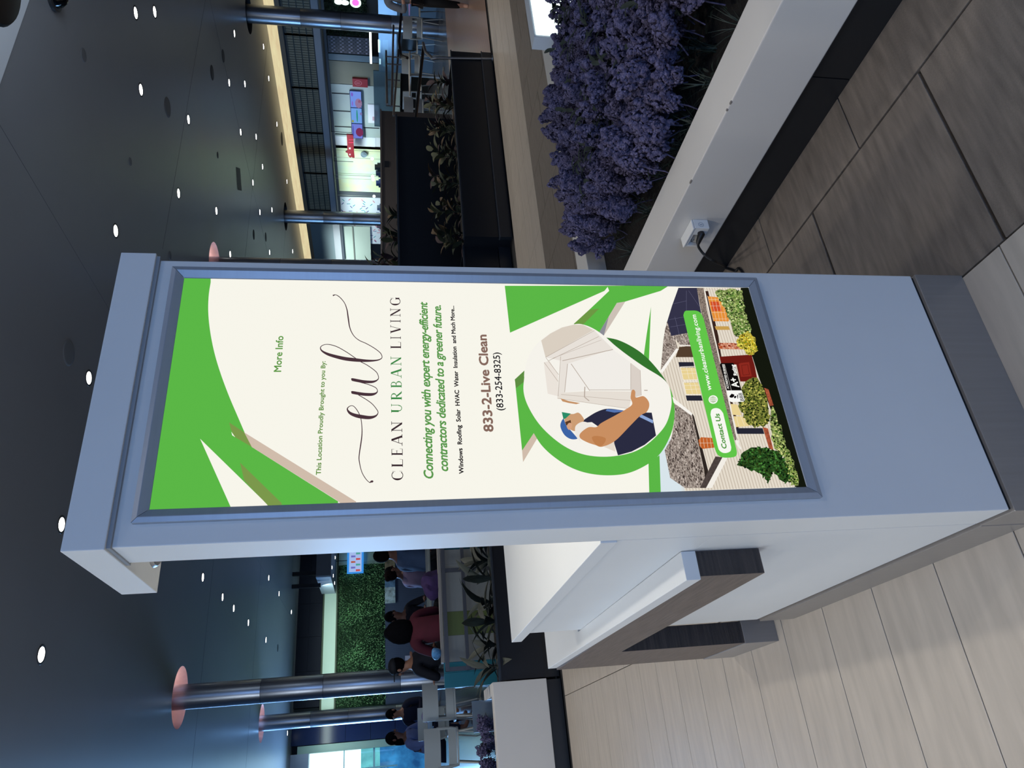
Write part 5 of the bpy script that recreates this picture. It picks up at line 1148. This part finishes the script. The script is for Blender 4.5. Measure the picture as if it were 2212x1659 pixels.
def person(label, loc, face, skin, shirt, trousers, hair, pose='sit', lean=.15, hands=None, hairlen='short', sc=1.0, cap_hat=False):
    """front is +y before turning; seat height .45; the body is one skin-grown mesh"""
    t = thing('person', label, 'person', loc, None); t.rotation_euler.z = face; t.scale = (sc, sc, sc)
    if pose == 'sit':
        hip, sh_y = (0, 0, .50), .06 + lean; knee, ank = (.11, .42, .50), (.12, .40, .08); toe = (.13, .53, .04)
        chest = (0, lean * .6, .78); neckb = (0, lean, 1.00)
    else:
        hip, sh_y = (0, 0, .92), .02; knee, ank, toe = (.11, .12, .50), (.11, -.02, .09), (.12, .12, .04); chest = (0, .01, 1.22); neckb = (0, .02, 1.44)
    nz = neckb[2]; hy = neckb[1] + .03
    nodes = [(hip, (.15, .12)), (chest, (.16, .12)), (neckb, (.10, .08)), ((0, hy - .01, nz + .07), .055), ((0, hy + .015, nz + .14), (.065, .075)), ((0, hy + .02, nz + .21), (.078, .092)), ((0, hy + .005, nz + .28), (.06, .07))]
    edges = [(0, 1), (1, 2), (2, 3), (3, 4), (4, 5), (5, 6)]
    hd_ = hands or [(.12, neckb[1] + .33, nz - .28), (-.12, neckb[1] + .33, nz - .28)]
    arms = []
    for s, hp in ((1, hd_[0]), (-1, hd_[1])):
        sh_ = (s * .19, neckb[1], nz - .05); el = (s * .27, neckb[1] + .08, nz - .32) if hp[2] < nz else (s * .27, neckb[1] + .2, nz - .25)
        i = len(nodes); nodes += [(sh_, .058), (el, .042), (hp, .028)]; edges += [(2, i), (i, i + 1), (i + 1, i + 2)]; arms.append((sh_, el, hp))
        dv = (Vector(hp) - Vector(el)).normalized(); side = dv.cross(Vector((0, 0, 1))).normalized()
        pc = Vector(hp) + dv * .055; nodes.append((tuple(pc), (.036, .018))); ip = len(nodes) - 1; edges.append((i + 2, ip))
        for k, fl_ in enumerate((.062, .072, .068, .052)):
            o_ = side * (.027 - .018 * k); m1 = pc + o_ + dv * .03; m2 = m1 + dv * fl_ * .6 + Vector((0, 0, -.018))
            j = len(nodes); nodes += [(tuple(m1), .0095), (tuple(m2), .0075)]; edges += [(ip, j), (j, j + 1)]
        th_ = pc - dv * .02 + side * s * -.04; j = len(nodes); nodes += [(tuple(th_), .011), (tuple(th_ + dv * .035 + side * s * -.01), .009)]; edges += [(ip, j), (j, j + 1)]
    for s in (1, -1):
        i = len(nodes); kn = (knee[0] * s, knee[1] if s > 0 or pose == 'sit' else -.02, knee[2]); an = (ank[0] * s, ank[1] + (0 if s > 0 or pose == 'sit' else -.12), ank[2]); te = (toe[0] * s, toe[1] + (0 if s > 0 or pose == 'sit' else -.12), toe[2])
        nodes += [((s * .09, .02, hip[2]), .095), (kn, .06), (an, .04), (te, .035)]; edges += [(0, i), (i, i + 1), (i + 1, i + 2), (i + 2, i + 3)]
    inst('body', skin_mesh(nodes, edges, 'body', SKN[skin]), t)
    tn = [(tuple(Vector(hip) + Vector((0, 0, -.02))), (.175, .145)), (chest, (.185, .145)), ((neckb[0], neckb[1], neckb[2] - .015), (.125, .095))]; te2 = [(0, 1), (1, 2)]
    for sh_, el, hp in arms:
        i = len(tn); w2 = Vector(el).lerp(Vector(hp), .85); tn += [(sh_, .076), (el, .056), (tuple(w2), .04)]; te2 += [(2, i), (i, i + 1), (i + 1, i + 2)]
    inst('jacket', skin_mesh(tn, te2, 'jacket', mat('cloth' + shirt, shirt, .85, noise=.15, nscale=8)), t)
    ln_ = [(tuple(Vector(hip) + Vector((0, 0, -.03))), (.165, .135))]; le = []
    for s in (1, -1):
        i = len(ln_); kn = (knee[0] * s, knee[1] if s > 0 or pose == 'sit' else -.02, knee[2]); an = (ank[0] * s, ank[1] + (0 if s > 0 or pose == 'sit' else -.12), ank[2] + .05)
        ln_ += [((s * .09, .02, hip[2]), .108), (kn, .074), (an, .056)]; le += [(0, i), (i, i + 1), (i + 1, i + 2)]
    inst('trousers', skin_mesh(ln_, le, 'trousers', mat('cloth' + trousers, trousers, .85)), t)
    fm = MB()
    hc = Vector((0, hy + .02, nz + .20)); hm = MB()
    hm.ball((0, hy - .012, nz + .225), (.088, .108, .115), 14, 9)
    if hairlen == 'long': hm.ball((0, hy - .05, nz + .10), (.10, .075, .17), 12, 8); hm.ball((0, hy - .07, nz - .02), (.09, .05, .12), 12, 8)
    if hairlen == 'big': hm.ball((0, hy - .04, nz + .13), (.15, .12, .19), 14, 9)
    if hairlen == 'bun': hm.ball((0, hy - .10, nz + .28), .05, 10, 6)
    inst('hair', mesh_of('hair', hm, mat('hair' + hair, hair, .9, noise=.3, nscale=40, spec=.1), True), t)
    for s in (1, -1): inst('eye', mesh_of('eye', MB().ball((s * .032, hy + .112, nz + .215), (.011, .006, .007), 8, 5), mat('eye_dark', '#15110f', .3), True), t)
    fm = MB().ball((0, hy + .122, nz + .185), (.013, .02, .024), 8, 6)
    inst('nose', mesh_of('nose', fm, SKN[skin], True), t)
    for s in (1, -1): inst('ear', mesh_of('ear', MB().ball((s * .088, hy + .01, nz + .195), (.012, .02, .03), 8, 6), SKN[skin], True), t)
    inst('mouth', mesh_of('mouth', MB().ball((0, hy + .112, nz + .145), (.025, .008, .006), 8, 5), mat('lips', '#7a4038', .5), True), t)
    if cap_hat: inst('cap', mesh_of('cap', MB().ball((0, hy, nz + .27), (.098, .115, .075), 14, 7).box((-.06, hy + .08, nz + .255), (.06, hy + .19, nz + .268)), mat('cap_black', '#0a0c14', .7), True), t)
    return t
def on(px, py, y): return at(px, py, 1, y)
P_ = on(935, 1356, 7.7); person('person with big black hair in a dark red jacket, seen from behind at the booth', (P_.x, 7.6, PZ), .12, 'b', '#4d0f22', '#10131c', '#05060a', hairlen='big', sc=1.0)
PH = on(884, 1421, 9.0); P_ = on(930, 1408, 8.5); person('person in black with a black cap leaning beside the dark red jacket', (P_.x + .04, 8.45, PZ), .9, 'a', '#0a0e1c', '#0a0c12', '#05060a', lean=.2, cap_hat=True, sc=.96, hands=[(.12, .5, .72), tuple(Matrix.Rotation(-.9, 3, 'Z') @ (Vector((PH.x, 9.0 - .06, PH.z - .05)) - Vector((P_.x + .04, 8.45, PZ))) / .96)])
P_ = on(905, 1338, 10.5); person('person in dark clothes seated across the table, behind the big black hair', (P_.x, 10.6, PZ), math.pi + .3, 'b', '#0c1120', '#0a0c12', '#05060a', sc=1)
P_ = on(905, 1218, 9.6); person('person in a slate blue top, broad back turned, right at the sign edge', (P_.x, 9.6, PZ), -.9, 'b', '#3d5170', '#161b28', '#0a0a0e', lean=.2, sc=1.12)
P_ = on(893, 1264, 11.4); person('person in a pale pink top hunched over a phone at the middle table', (P_.x, 11.2, PZ), -.9, 'b', '#8b7a94', '#1a1f2c', '#1c1212', lean=.2, hairlen='bun')
P_ = on(865, 1232, 12.6); person('person in grey facing the viewer across from the slate blue top', (P_.x, 12.8, PZ), math.pi, 'b', '#2b3340', '#161b28', '#0a0a0e')
P_ = on(900, 1620, 11.7); person('person in a lilac and blue top at the table near the entrance glass', (P_.x, 11.7, PZ), -2.2, 'b', '#6d7cae', '#1a2036', '#07080e', hairlen='long', lean=.22)
P_ = on(880, 1530, 13.5); person('person in navy, half hidden between the two steel columns', (P_.x, 13.5, PZ), 2.6, 'a', '#0d1530', '#0a1020', '#07080e')
P_ = at(1018, -8, 2, 0.02); person('passer-by in a grey top and black trousers on the ramp at the picture edge', (P_.x + .0, P_.y + .05, .03), 2.2, 'c', '#6f747e', '#08090c', '#2a1c16', pose='stand', sc=.98)
# clothes and small things left on furniture
def lump(name, label, cat, c, r3, m, seed):
    r = random.Random(seed); mb = MB().ball(c, r3, 18, 12); mb.v = [(v[0] + r3[0] * .10 * math.sin(v[2] * 40 + seed), v[1] + .02 * math.sin(v[0] * 50), v[2] + r3[2] * .08 * math.sin(v[0] * 35 + v[1] * 20)) for v in mb.v]
    return tag(obj(name, mb, m, None, smooth=True), label, cat)
P_ = on(940, 1262, 6.62); lump('jacket', 'purple jacket draped over the striped booth wall', 'jacket', (P_.x, 6.62, .99), (.16, .09, .14), mat('purple_cloth', '#2c1748', .85, noise=.3, nscale=12), 2)
P_ = on(943, 1411, 6.53); lump('plastic_bag', 'light blue plastic bag by the hand of the person in black', 'bag', (P_.x, 6.53, 1.005), (.06, .05, .05), mat('blue_plastic', '#4f86b8', .25, noise=.4, nscale=20), 3)
P_ = on(914, 1548, 9.6); lump('paper_bag', 'crumpled pale pink paper on the table behind the white chair', 'bag', (P_.x, 9.6, PZ + .79), (.08, .06, .05), mat('pink_paper', '#a89ab8', .7), 4)
P_ = PH; ph = obj('phone', MB().box((P_.x - .03, 9.0, P_.z - .055), (P_.x + .03, 9.01, P_.z + .055)), mat('phone_white', '#c8d4f0', .3), bevel=.004); tag(ph, 'pale phone held up beside the black cap', 'phone')
